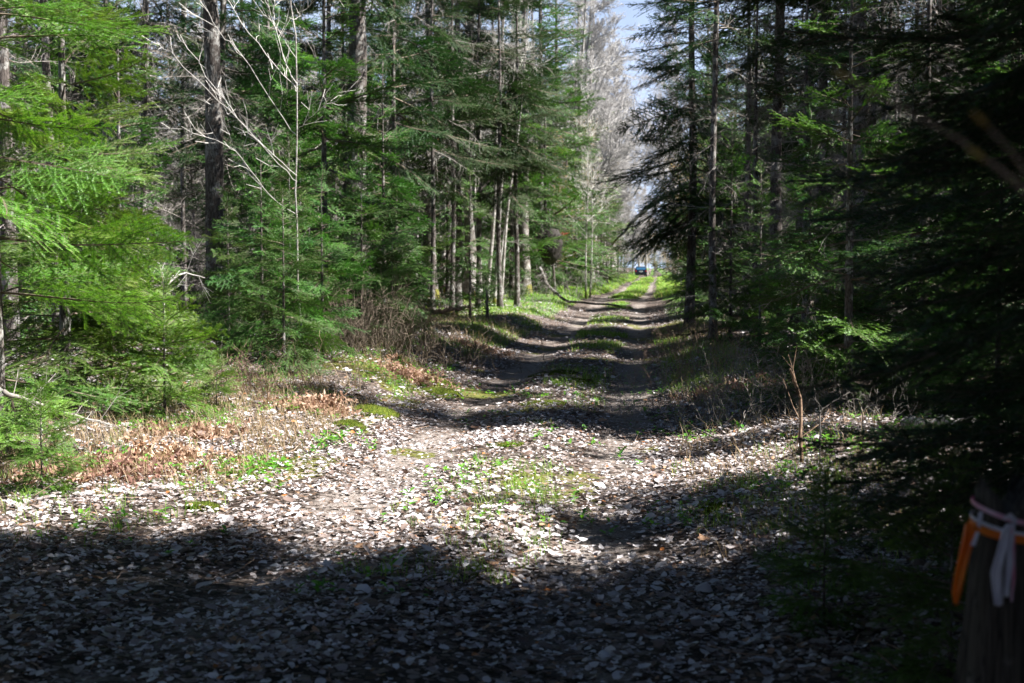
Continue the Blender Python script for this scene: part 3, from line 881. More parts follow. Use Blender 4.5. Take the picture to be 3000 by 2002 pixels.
plant('shade_fir', 'fir_tree', PX(228, 18.0), 18.0, 'dark bushy fir at the foot of the thick dark trunk', 'fir tree', rz=2.2, s=0.6)
plant('shade_fir', 'fir_tree', PX(290, 19.0), 19.0, 'dark layered fir below the limbs of the white sapling', 'fir tree', rz=5.2, s=0.85)
plant('fir_b', 'fir_tree', PX(120, 18.0), 18.0, 'shaded fir filling the gap right of the tall sunlit firs', 'fir tree', rz=1.3, s=0.8)
plant('fir_b', 'fir_tree', PX(384, 25.0), 25.0, 'fir with drooping sprays just right of the stout trunk', 'fir tree', rz=4.3, s=0.8)
plant('fir_a', 'fir_tree', PX(270, 28.0), 28.0, 'tall dark fir right of the thick dark trunk', 'fir tree', rz=0.8, s=1.1)
plant('shade_fir', 'fir_tree', PX(283, 15.3), 15.3, 'low dark fir with one drooping spray at the wood edge below the white sapling', 'fir tree', rz=1.0, s=0.62)
plant('shade_fir', 'fir_tree', PX(322, 17.0), 17.0, 'dark fir half buried in dry brush on the left bank', 'fir tree', rz=3.0, s=0.7)
plant('shade_fir', 'fir_tree', PX(362, 20.0), 20.0, 'shaded fir between the dry brush and the stout trunk', 'fir tree', rz=3.6, s=0.8)
plant('fir_d', 'fir_tree', PX(408, 26.0), 26.0, 'dark little fir at the corner of the bright left verge', 'fir tree', rz=3.6, s=0.55)

# ------------------------------------------------------------------ named trunks
def big_tree(u, d, w_px, h, label, barkm, crown_key, zs=1.0, lean=(0, 0), flare=1.5, seed=0, skirt=5, name='spruce_tree', cat='tree', skirtL=0.9, zc=None, sway=0.008):
    rng = np.random.default_rng(1000 + seed)
    x = PX(u, d); r = w_px / F * d / 2
    o = thing(name, (x, d, float(gz(x, d))), label, cat)
    tb, pts = trunk_mb(h, r, rng, 14, flare, lean, sway, 0.3, 0.15)
    new_obj('trunk', tb.mesh('trunk', [barkm], True), o)
    src = dict(KIND[crown_key])
    c = new_obj('crown', src['crown'], o)
    c.scale = (zs, zs, zs)
    c.location = (lean[0] * h * 0.5, lean[1] * h * 0.5, 0 if zc is None else zc)
    c.rotation_euler = (0, 0, float(rng.uniform(0, 6)))
    if skirt:
        s = dead_skirt(MB(), 0.7, h * 0.45, skirt, skirtL, rng)
        new_obj('dead_limbs', s.mesh('dead_limbs', [M_DEAD, M_DEAD, M_DEAD]), o)
    return o


big_tree(217, 22.5, 21, 16, 'thick dark trunked spruce left of the white bare sapling', M_BARK, 'spruce_a', lean=(-0.018, 0), seed=1, zc=2.0)
big_tree(359, 31, 25, 17, 'stout spruce with shaded trunk standing on the left bank behind dry brush', M_BARK, 'spruce_a', seed=2, zc=3.0, flare=1.7)
big_tree(430, 44, 13, 16, 'rough barked tree with mossy foot and sunlit right side', M_BARK_M, 'spruce_b', seed=3, zc=4, flare=1.8, skirt=2)
big_tree(457, 42, 10.5, 15, 'black shaded trunk in front of the peeling sunlit trunk', M_BARK, 'spruce_b', seed=4, zc=4, flare=1.2, skirt=2)
big_tree(471, 46, 15, 16, 'broad trunk with peeling pale bark and a split foot', M_BARK_G, 'spruce_b', seed=5, zc=4.5, flare=1.7, skirt=1)
big_tree(525, 56, 12, 15, 'grey trunked spruce at the left edge where the track narrows', M_BARK_M, 'spruce_b', seed=6, zc=2.5, flare=1.4, skirt=3)
big_tree(503, 58, 6.5, 14, 'slim dark trunk between the pale poles and the grey trunked spruce', M_BARK, 'spruce_b', seed=7, zc=3, skirt=2)
big_tree(145, 27, 7.5, 14, 'slim spruce with one sunlit edge standing right of the left firs', M_BARK, 'spruce_b', seed=8, zc=2.0, lean=(0.01, 0))
big_tree(56, 19, 11, 14, 'dark trunk rising behind the sunlit firs near the left edge', M_BARK, 'spruce_b', seed=9, zc=2.5, lean=(-0.01, 0))
big_tree(9, 17, 17, 14, 'thick dark trunk half hidden by the big fir at the left edge', M_BARK, 'spruce_a', seed=10, zc=2.0)
big_tree(109, 33, 8, 14, 'pale grey dead twigged trunk between the two slim left trunks', M_BARK_G, 'spruce_b', seed=11, zc=2.5)
big_tree(185, 30, 5, 12, 'thin dark trunk left of the thick dark one', M_BARK, 'dead_spruce', seed=12, zc=1.5)
big_tree(690, 34, 9.5, 15, 'first spruce by the right edge, its boughs hanging over the track', M_BARK, 'fir_e', zs=0.92, seed=13, zc=1.3, skirt=4)
big_tree(714, 24, 8, 12, 'slim spruce with a sunlit right edge behind the roadside boughs', M_BARK, 'dead_spruce', seed=14, zc=1.0, skirt=12)
big_tree(778, 27, 13, 15, 'straight dark trunk hung with bare grey twigs in the right wood', M_BARK, 'spruce_b', seed=15, zc=2.5, skirt=12)
big_tree(824, 26, 12, 15, 'dark twiggy trunk just left of the thickest right hand trunk', M_BARK, 'spruce_b', seed=16, zc=2.5, skirt=12)
big_tree(856, 22, 20, 16, 'thickest trunk of the right wood with a flaky sunlit edge', M_BARK_M, 'spruce_a', seed=17, zc=2.2, skirt=8)
big_tree(943, 20, 11, 13, 'dark trunk deep behind the black near boughs on the right', M_BARK, 'spruce_b', seed=18, zc=2.2, skirt=10)
big_tree(1003, 16, 10, 12, 'slim trunk near the right edge above the ribboned post', M_BARK, 'dead_spruce', seed=19, zc=1.4, skirt=10)
big_tree(746, 30, 6, 13, 'thin twig covered trunk between the roadside spruce and the straight dark trunk', M_BARK, 'dead_spruce', seed=20, zc=1.6, skirt=14)


for i, (u, d, lab) in enumerate([(452, 39, 'spruce whose boughs hang over the black trunk'), (478, 42, 'spruce with boughs hiding the tops of the peeling trunk and first poles'), (500, 41.5, 'spruce whose skirt hangs over the leaning poles'), (517, 43, 'spruce overhanging the right side of the leaning poles'),
                                 (395, 34, 'spruce with high drooping boughs between the stout trunk and the mossy one'), (432, 37, 'high skirted spruce before the mossy footed tree')]):
    big_tree(u, d, 5.5, 12.5, lab, M_BARK, 'spruce_b', zs=0.95, seed=40 + i, zc=0.55 + 0.1 * i, skirt=2)

# pale clump of leaning poles beside the peeling trunk
def poles():
    rng = np.random.default_rng(71)
    rows = [(489, 45.5, 4.6, 0.010, 'pale pole closest to the peeling trunk, almost upright'), (496, 46.0, 4.2, 0.055, 'pale grey pole, second of the clump, leaning right'), (503, 45.0, 3.6, 0.085, 'pale slender pole in the middle of the leaning clump'),
            (510, 45.6, 3.2, 0.10, 'white edged pole leaning most, right side of the clump'), (502, 47.5, 2.2, 0.12, 'thin crooked pale pole standing apart right of the clump')]
    for i, (u, d, w, ln, lab) in enumerate(rows):
        if i == 4: u = 524 - 18
        x = PX(u - 9, d); r = w / F * d / 2
        o = thing('young_maple', (x, d, float(gz(x, d))), lab, 'young tree', 'clump of leaning pale poles')
        tb, pts = trunk_mb(10.5, r, rng, 8, 1.25, (ln, -0.02 + 0.01 * i), 0.018, 0.35, 0.25)
        new_obj('trunk', tb.mesh('trunk', [M_BARK_P], True), o)
        c = new_obj('crown', dict(KIND['sap_a'])['crown'], o); c.location = (ln * 6, 0, 4.5); c.rotation_euler = (0, 0, 1.3 * i)


poles()
for i, (u, d, lab) in enumerate([(586, 60, 'thin white pole in the left roadside firs, the leftmost of a pair'), (590, 62, 'thin white pole in the left roadside firs, the rightmost of a pair'),
                                 (420, 40, 'white barked pole hard against the rough mossy trunk'), (442, 50, 'pale thin pole between the mossy trunk and the black trunk')]):
    plant('sap_a', 'young_maple', PX(u, d), d, lab, 'young tree', s=1.3 if d > 45 else 1.2)


# ------------------------------------------------------------------ white bare sapling with long limbs reaching up to the left
def white_sapling():
    rng = np.random.default_rng(17)
    K = 0.14525
    d0 = 16.5
    base = (PX(298, d0), d0)
    bz = float(gz(*base))
    o = thing('bare_sapling', (base[0], base[1], bz), 'white barked bare sapling with long thin limbs reaching up to the left', 'sapling')
    org = np.array([base[0], base[1], bz])

    def line(pts, dep):
        pts = [P(a * K, b * K, d0 + dd) for (a, b), dd in zip(pts, dep)]
        pts = np.array(pts)
        t = np.linspace(0, 1, len(pts)); tt = np.linspace(0, 1, 15)
        q = np.stack([np.interp(tt, t, pts[:, i]) for i in range(3)], -1)
        q[1:-1] += rng.normal(0, 0.012, (13, 3))
        return q - org
    tr = line([(2075, 2500), (2060, 1900), (2045, 1400), (2040, 900), (2038, 350), (2000, -60), (1985, -500)], [0, 0, 0, 0, 0.05, 0.1, 0.2])
    tr[0] = (0, 0, -0.05)
    mb = MB(); tube(mb, tr, np.linspace(0.012, 0.007, 15), 7, 0)
    new_obj('trunk', mb.mesh('trunk', [M_BARK_P], True), o)
    limbs = [([(2045, 1250), (1950, 1150), (1600, 780), (1420, 610), (1150, 340), (1080, 290)], (0, -.1, -.3, -.5, -.6, -.7), 0.010),
             ([(2045, 1210), (1900, 1090), (1680, 850), (1530, 660), (1400, 500), (1240, 240)], (0, -.05, .1, .3, .4, .5), 0.010),
             ([(2042, 930), (2010, 890), (1800, 590), (1640, 340), (1530, 250), (1440, 100), (1350, -60)], (0, 0, -.2, -.3, -.4, -.5, -.6), 0.011),
             ([(2040, 630), (2030, 600), (1850, 400), (1700, 200), (1560, 0), (1500, -120)], (0, 0, .2, .3, .5, .6), 0.010),
             ([(2040, 400), (1900, 180), (1830, 0), (1790, -150)], (0, -.2, -.3, -.4), 0.009),
             ([(2046, 580), (1960, 420), (1880, 150), (1890, 0), (1880, -200)], (0, .15, .3, .4, .5), 0.009),
             ([(2050, 1480), (1850, 1340), (1760, 1220), (1640, 1050), (1480, 960), (1250, 870)], (0, -.2, -.4, -.6, -.7, -.9), 0.008),
             ([(2046, 900), (2140, 800), (2300, 700), (2420, 600)], (0, -.2, -.3, -.5), 0.006),
             ([(2040, 130), (2080, 80), (2170, 0), (2250, -90)], (0, -.1, -.2, -.3), 0.008)]
    for pts, dep, r in limbs:
        r *= 0.48
        q = line(pts, dep); mb = MB()
        n = len(q); rad = np.linspace(r, 0.0035, n)
        tube(mb, q, rad, 5, 0)
        A = []; B = []
        for i in range(2, n - 1):
            for _ in range(2):
                if rng.random() < 0.62:
                    dv = norm(q[i + 1] - q[i]); sd = norm(np.cross(dv, rng.normal(0, 1, 3)))
                    p = q[i] + (q[i + 1] - q[i]) * rng.random(); e = norm(dv * 0.8 + sd * 0.75 + np.array([0, 0, 0.25]))
                    l = rng.uniform(0.10, 0.5)
                    p1 = p + e * l * 0.5; e2 = norm(e + rng.normal(0, 0.25, 3) + np.array([0, 0, .25])); p2 = p1 + e2 * l * 0.5
                    A += [p, p1]; B += [p1, p2]
                    if l > 0.2:
                        e3 = norm(e + rng.normal(0, 0.6, 3)); A.append(p1); B.append(p1 + e3 * l * 0.4)
                    # a pointed bud at the tip
                    A.append(p2); B.append(p2 + e2 * 0.03)
        prisms(mb, A, B, 0.0032, 0.0022, 0)
        new_obj('limb', mb.mesh('limb', [M_PALE]), o)


white_sapling()

# ------------------------------------------------------------------ trees filling both sides
def scatter_trees():
    rng = np.random.default_rng(123)
    placed = [(o.location.x, o.location.y) for o in bpy.data.objects if o.type == 'EMPTY' and o.parent is None]

    def ok(x, y, r):
        return all((x - a) ** 2 + (y - b) ** 2 > r * r for a, b in placed)
    # roadside firs, left: a bright ragged wall that runs to the far end
    G = 'firs lining the left side of the track'
    for y, u_, key, s, lab in [(36, 470, 'fir_d', 0.9, 'low bright fir at the feet of the pale poles'), (40, 395, 'fir_a', 1.1, 'dense green fir behind the stout shaded trunk'),
                               (47, 448, 'fir_a', 1.2, 'full fir rising behind the black and mossy trunks'), (50, 512, 'fir_a', 1.25, 'fir with pale sprays right behind the leaning poles'),
                               (58, 545, 'fir_a', 1.2, 'bushy fir to the right of the grey trunked spruce'), (64, 566, 'fir_b', 1.4, 'pointed fir beside the two thin white poles'),
                               (70, 575, 'fir_a', 1.3, 'tall fir behind the two thin white poles'), (78, 588, 'far_fir', 0.95, 'bright green fir halfway along the left edge of the track'),
                               (88, 601, 'far_fir', 1.0, 'light green fir with boughs almost reaching the bare far trees'), (100, 607, 'far_fir', 0.9, 'last broad fir on the left before the bare trees'),
                               (56, 480, 'far_fir', 1.05, 'tall fir filling the gap above the leaning poles'), (31, 345, 'fir_b', 1.3, 'fir sprays between the stout trunk and the slender blue green fir'),
                               (36, 410, 'fir_d', 0.8, 'small fir before the mossy footed tree'), (27, 300, 'fir_d', 1.1, 'small dark fir in the shade behind the white sapling'),
                               (60, 540, 'far_fir', 1.65, 'very tall fir with wide boughs high above the left edge of the track'), (72, 556, 'far_fir', 1.65, 'tall fir whose top leaves the picture left of the strip of sky'), (88, 577, 'far_fir', 1.7, 'tall pointed fir right against the strip of sky'), (120, 618, 'far_fir', 0.7, 'small distant fir where the left edge meets the bare trees')]:
        x = PX(u_, y); placed.append((x, y))
        plant(key, 'fir_tree', x, y, lab, 'fir tree', G, None, s)
    # roadside firs, right
    G = 'firs lining the right side of the track'
    for y, x, key, s, lab in [(17, 2.1, 'fir_d', 0.55, 'low green fir at the right verge behind the bare brush'), (19.5, 2.9, 'dead_spruce', 0.95, 'twiggy grey spruce in the middle of the right wood'), (23, 1.7, 'fir_d', 0.7, 'short fir by the right verge in front of the slim spruce'),
                              (27, 1.9, 'dead_spruce', 1.0, 'twiggy spruce beside the track, left of the straight dark trunk'), (40, 1.6, 'fir_a', 0.95, 'dark roadside fir behind the overhanging spruce'), (48, 1.9, 'fir_a', 1.1, 'dark fir farther down the right edge'),
                              (58, 2.2, 'far_fir', 0.9, 'tall dark fir at the right edge near the bare trees'), (72, 2.6, 'far_fir', 0.9, 'distant dark fir on the right edge of the track'), (90, 3.2, 'far_fir', 0.8, 'last dark fir on the right before the bare trees'),
                              (16, 4.1, 'fir_b', 0.75, 'bushy fir behind the log at the right'), (24, 5.2, 'fir_b', 1.0, 'sunlit fir deep in the right wood behind the thickest trunk'), (30, 3.4, 'dead_spruce', 1.15, 'grey twigged spruce between the straight trunk and its twiggy neighbour'),
                              (11.2, 2.75, 'fir_d', 0.95, 'fir with sunlit level sprays at the right, nearer than the thickest trunk'), (13.4, 3.1, 'fir_d', 0.85, 'half lit bushy fir just past the broken stake'), (20.5, 4.3, 'fir_a', 0.85, 'tall dark fir between the straight trunk and the thickest trunk'), (25.5, 3.3, 'dead_spruce_b', 1.3, 'ragged spruce bristling with dead twigs before the dark twiggy trunk'),
                              (34, 2.2, 'fir_a', 1.05, 'large dark fir behind the first roadside spruce'), (18.2, 3.6, 'fir_b', 0.9, 'dark fir in the right wood with sunlit top boughs'), (22, 2.3, 'dead_spruce_b', 1.1, 'dead twigged little spruce right of the slim sunlit edged spruce'),
                              (16.3, 1.75, 'fir_b', 0.5, 'bright sunlit young fir among the dark twiggy spruces on the right'), (15.6, 2.9, 'dead_spruce', 0.8, 'bare twigged spruce behind the bushes past the broken stake'), (17.2, 3.3, 'dead_spruce_b', 1.1, 'spruce of curling grey twigs before the thickest right hand trunk'),
                              (13.0, 1.75, 'fir_b', 0.75, 'airy fir with sunlit boughs hanging over the right verge behind the stake'), (24.2, 1.3, 'fir_d', 0.9, 'fresh green fir at the right lane edge catching the sun'), (14.2, 2.5, 'fir_d', 0.8, 'low sunlit fir spreading behind the airy fir on the right'), (13.8, 3.8, 'fir_b', 1.15, 'dense fir at the right edge behind the half lit one'), (36, 3.0, 'dead_spruce', 1.3, 'tall grey twigged spruce behind the thin twig covered trunk'), (14.6, 2.0, 'fir_d', 0.5, 'ankle high spreading fir on the right verge near the stake')]:
        placed.append((x, y)); dd = key[0] == 'd'
        plant(key, 'spruce_tree' if dd else 'fir_tree', x, y, lab, 'tree' if dd else 'fir tree', 'twiggy spruces of the right wood' if dd else G, None, s)
    # the deep woods, behind
    n = 0
    for _ in range(6000):
        y = 17 + (92 - 17) * rng.random() ** 0.8
        side = -1 if rng.random() < 0.62 else 1
        if side < 0:
            x0 = -0.49 * y - 1.5; x1 = -6.2 if y < 60 else -5.0
        else:
            x0 = 2.6; x1 = 0.29 * y + 1.5
        if x0 >= x1: continue
        x = rng.uniform(x0, x1)
        if not ok(x, y, 0.85 + 0.008 * y) or (side > 0 and 14.9 < y < 17.3): continue
        uu = 653 + F * x / y * 1.01
        if side < 0 and ((y < 24 and abs(uu - 217) < 60) or (y < 32 and abs(uu - 359) < 40) or (y < 27 and abs(uu - 145) < 22)): continue
        placed.append((x, y))
        q = rng.random(); w = 'left' if side < 0 else 'right'
        if y > 52:
            key, s = (('far_fir', rng.uniform(0.75, 1.25)) if q < 0.38 else ('far_spruce', rng.uniform(0.8, 1.2)) if q < 0.62 else ('bare_b', rng.uniform(0.8, 1.2)) if q < 0.75 else ('dead_spruce', rng.uniform(1.2, 1.7)))
        else:
            pd = 0.6 if side > 0 else 0.42
            key, s = (('dead_spruce', rng.uniform(0.8, 1.25)) if q < pd * 0.55 else ('dead_spruce_b', rng.uniform(0.8, 1.3)) if q < pd else ('spruce_a', rng.uniform(0.8, 1.0)) if q < pd + 0.08 else
                      ('spruce_b', rng.uniform(0.75, 1.05)) if q < pd + 0.20 else ('fir_b', rng.uniform(0.8, 1.3)) if q < pd + 0.36 else ('fir_d', rng.uniform(0.8, 1.4)) if q < pd + 0.50 else ('sap_a', rng.uniform(0.9, 1.4)) if q < pd + 0.58 else ('fir_c', rng.uniform(0.75, 1.0)))
        nm, cat = {'d': ('spruce_tree', 'tree'), 's': ('spruce_tree', 'tree'), 'f': ('fir_tree', 'fir tree'), 'b': ('bare_tree', 'bare tree')}[key[0]]
        if key == 'far_spruce': nm, cat = 'spruce_tree', 'tree'
        if key == 'sap_a': nm, cat = 'young_maple', 'young tree'
        kindtxt = {'dead_spruce': 'spindly spruce with bare grey lower twigs', 'dead_spruce_b': 'short spindly spruce covered in dead twigs', 'spruce_a': 'tall straight spruce', 'spruce_b': 'tall slim spruce with dead lower limbs',
                   'fir_b': 'young green fir', 'fir_d': 'small bushy fir', 'fir_c': 'dark ragged fir', 'sap_a': 'thin pale bare sapling', 'far_fir': 'full green fir', 'far_spruce': 'tall dark spruce', 'bare_b': 'bare grey broadleaf tree'}[key]
        where = ('far back in the %s wood' % w) if y > 52 else ('among the trunks of the %s wood' % w)
        plant(key, nm, x, y, kindtxt + ' ' + where, cat, kindtxt + 's ' + where, None, float(s), 0.0, (float(rng.normal(0, 0.025)), float(rng.normal(0, 0.03))))
        n += 1
        if n >= 330: break
    # the bare wood that closes the far end of the track
    for i in range(80):
        y = rng.uniform(105, 235) if i < 46 else rng.uniform(222, 300)
        x = float(xc(y)) + rng.uniform(-0.16, 0.10) * y * (0.55 + 0.45 * rng.random())
        if abs(x - float(xc(y))) < 3.2 and y < 205: x = float(xc(y)) + math.copysign(rng.uniform(3.3, 7.5), x - float(xc(y)))
        if not ok(x, y, 1.5): continue
        placed.append((x, y))
        key = ['bare_a', 'bare_b', 'bare_c'][i % 3]
        plant(key, 'bare_tree', x, y, 'leafless grey tree in the hazy bare wood closing the far end of the track', 'bare tree', 'bare trees at the far end', None, float(rng.uniform(0.75, 1.2)))
    for i in range(26):
        y = rng.uniform(212, 300); x = float(xc(y)) + rng.uniform(-9, 9)
        plant(['bare_c', 'bare_b'][i % 2], 'bare_tree', x, y, 'leafless grey tree closing the view behind the parked car', 'bare tree', 'bare trees behind the parked car', None, float(rng.uniform(0.8, 1.3)))
    for i in range(10):   # tall trunks right in the gap
        y = rng.uniform(112, 150); x = PX([606, 613, 619, 628, 634, 640, 596, 648, 660, 668][i], y)
        if abs(x - float(xc(y))) < 2.6: x = float(xc(y)) + math.copysign(2.8, x - float(xc(y)))
        plant('bare_a', 'bare_tree', x, y, 'tall grey trunked bare tree rising into the strip of sky over the track', 'bare tree', 'tall bare trees in the gap of sky', None, float(rng.uniform(1.1, 1.45)))
    for i in range(8):
        y = rng.uniform(72, 112); x = PX([588, 596, 603, 610, 616, 622, 581, 627][i], y)
        if float(xc(y)) - x < 2.2: x = float(xc(y)) - 2.4
        plant(['bare_b', 'bare_a'][i % 2], 'bare_tree', x, y, 'bare twiggy tree against the sky on the left of the far track', 'bare tree', 'twiggy trees left of the far track', None, float(rng.uniform(1.05, 1.4)))
    for i in range(12):
        y = rng.uniform(60, 130); sd = -1 if i % 2 else 1
        x = float(xc(y)) + sd * rng.uniform(2.6, 4.2)
        plant('bare_c', 'bare_tree', x, y, 'small budding tree leaning out from the edge of the far track', 'bare tree', 'small budding trees along the far track', None, float(rng.uniform(0.6, 0.9)))
    for (x, y, s, lab) in [(PX(655, 205), 205, 0.45, 'lone dark fir on the far track behind the parked car'), (PX(632, 215), 215, 0.35, 'small dark fir left of the parked car at the far end')]:
        plant('far_fir', 'fir_tree', x, y, lab, 'fir tree', None, None, s)


scatter_trees()


# ------------------------------------------------------------------ right-hand wood beside and behind the camera, out of frame: its shade falls on the near track
def shade_wood():
    rng = np.random.default_rng(5)
    lab = 'fir of the dense wood round the near end of the track'
    for (x, y, key, s) in [(3.4, 5.2, 'fir_a', 1.0), (4.2, 3.6, 'fir_a', 1.15), (5.2, 5.4, 'spruce_b', 0.9), (3.2, 1.6, 'fir_a', 1.05), (6.5, 4.2, 'spruce_a', 1.0), (5.0, 1.0, 'fir_c', 1.1), (7.5, 2.4, 'spruce_a', 1.0),
                           (3.6, -1.0, 'fir_a', 1.1), (6.6, 0.2, 'fir_c', 1.2), (8.8, 4.8, 'spruce_a', 1.05), (9.5, 3.0, 'spruce_a', 1.1), (5.6, -2.5, 'fir_c', 1.2), (2.2, -3.2, 'fir_a', 1.1), (-3.4, -2.5, 'fir_a', 1.1), (-4.8, 0.5, 'fir_b', 1.2), (-6.5, 3.2, 'fir_a', 1.1), (-4.4, 3.0, 'fir_d', 1.1),
                           (7.2, 5.0, 'fir_c', 1.0), (10.5, 5.0, 'spruce_a', 1.1), (8.0, -0.6, 'spruce_a', 1.1), (-1.0, -3.5, 'spruce_b', 1.0), (11.5, 2.2, 'spruce_a', 1.1), (-4.2, 4.6, 'fir_a', 1.1), (-5.6, 6.2, 'fir_c', 1.0), (-6.2, 1.4, 'spruce_a', 0.9), (-7.6, 4.6, 'spruce_a', 1.0), (-3.0, -4.5, 'spruce_a', 0.9), (0.6, -5.0, 'spruce_a', 0.9), (2.0, -1.6, 'fir_c', 1.0), (-8.5, 7.8, 'spruce_a', 1.0), (-2.4, 0.2, 'spruce_b', 0.9)]:
        plant(key, 'fir_tree', x, y, lab, 'fir tree', 'dense wood beside the near track', None, s)
    lab = 'tree added beyond the sunny gap to cast shade bands across the track'
    for y in (13.6, 17.4, 19.0, 21.0, 25.0, 29.5, 32.0, 35.0):  # rows added mostly out of view, crowns narrowed, to throw shade bands
        for x, key, s in ((4.6, 'fir_a', 0.92), (6.5, 'fir_c', 0.92), (8.4, 'spruce_b', 1.22), (9.6, 'spruce_a', 1.12), (11.2, 'spruce_a', 1.3)):
            if rng.random() < 0.28: continue
            x += rng.uniform(-0.35, 0.35); s *= rng.uniform(0.93, 1.07); yy = y + rng.uniform(-0.3, 0.3) - (x - 4.6) * 0.03
            if x / yy < 0.2: continue
            o = plant(key, 'fir_tree', x, yy, lab, 'fir tree', 'added shade rows beyond the sunny gap', None, s)
            k = 0.7 if x < 7.5 else 0.85
            o.scale = (s * k, s * k, s)


shade_wood()


# ------------------------------------------------------------------ black near fir on the right, out of focus
def near_dark_fir():
    for (x, y, h, sd, nbg, Lm, lab) in [(1.72, 4.4, 8.5, 8, 32, 1.45, 'black shaded fir close by on the right, boughs sweeping across the view'), (2.15, 6.3, 8.0, 18, 32, 1.75, 'dark fir behind the nearest black one, long level boughs reaching for the track'), (2.6, 8.3, 3.6, 28, 24, 1.5, 'deep green fir behind the black boughs, partly touched by sun')]:
        rng = np.random.default_rng(sd)
        bz = float(gz(x, y))
        o = thing('fir_tree', (x, y, bz), lab, 'fir tree')
        tb, pts = trunk_mb(h, 0.075, rng, 12, 1.3, (0.01, 0), 0.006, 0.4, 0.1)
        new_obj('trunk', tb.mesh('trunk', [M_BARK], True), o)
        c = MB()
        zt = min(0.75 * y, 0.7 * h)
        for i in range(nbg):
            z = 0.5 + zt * (i / nbg) + rng.uniform(-0.05, 0.05)
            az = PI + rng.uniform(-1.2, 1.2) if i % 4 else rng.uniform(0, 2 * PI)
            l = Lm * rng.uniform(0.6, 1.1) * (1.0 if z > 0.8 else 0.85)
            tp, s = pick('hi', l, rng)
            put(c, tp, (0.01 * z, 0, z), az, rng.uniform(-0.35, 0.02), rng.normal(0, 0.25), s)
        fir_crown(h - 0.1, zt, 1.7, 'mid', rng, step=0.3, nb=6, gap=0.06, mb=c)
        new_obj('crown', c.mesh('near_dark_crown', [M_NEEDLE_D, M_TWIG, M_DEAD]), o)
    # a second, lower tree whose tips show at the lower right
    plant('shade_fir', 'fir_tree', 1.55, 6.6, 'dark young fir behind the black boughs, its lowest tips over the leaves', 'fir tree', None, 0.4, 0.62)
    plant('small_fir', 'fir_sapling', 0.66, 5.5, 'low dark fir seedling in deep shade at the lower right', 'fir sapling', None, 2.4, 0.46)
    plant('small_fir', 'fir_sapling', 0.95, 4.6, 'black fir seedling just left of the ribboned post', 'fir sapling', None, 1.1, 0.55)


near_dark_fir()


# budding twig right in front of the lens side
def budding():
    rng = np.random.default_rng(4)
    x, y = 0.62, 1.45
    bz = float(gz(x, y))
    o = thing('budding_sapling', (x, y, bz), 'thin sapling at the right edge very near, its twigs ending in blurred tan buds', 'sapling')
    mb = MB(); z = np.linspace(-0.05, 2.4, 9)
    tr = np.column_stack([0.01 * np.sin(z * 2), 0.01 * np.cos(z * 2), z]); tube(mb, tr, np.linspace(0.011, 0.004, 9), 7)
    new_obj('trunk', mb.mesh('trunk', [M_BARK_G], True), o)
    org = np.array([x, y, bz])
    mb = MB(); bb = MB()
    for (pts, d) in [([(1030, 190), (960, 140), (885, 98), (848, 78)], 1.35), ([(1035, 185), (1010, 150), (985, 124)], 1.25), ([(1035, 205), (1010, 178), (982, 158)], 1.3)]:
        q = np.array([P(a, b, d) for a, b in pts]) - org
        q = np.vstack([[0, 0, q[0][2] - 0.08], q])
        tube(mb, q, np.linspace(0.0018, 0.0009, len(q)), 5)
        e = norm(q[-1] - q[-2])
        bb = MB(); tube(bb, [q[-1] - e * 0.004, q[-1] + e * 0.004, q[-1] + e * 0.010, q[-1] + e * 0.016], [0.0012, 0.0028, 0.0024, 0.0005], 7)
        new_obj('bud', bb.mesh('bud', [M_BUD], True), o)
    new_obj('branches', mb.mesh('branches', [M_BROWN], True), o)


budding()


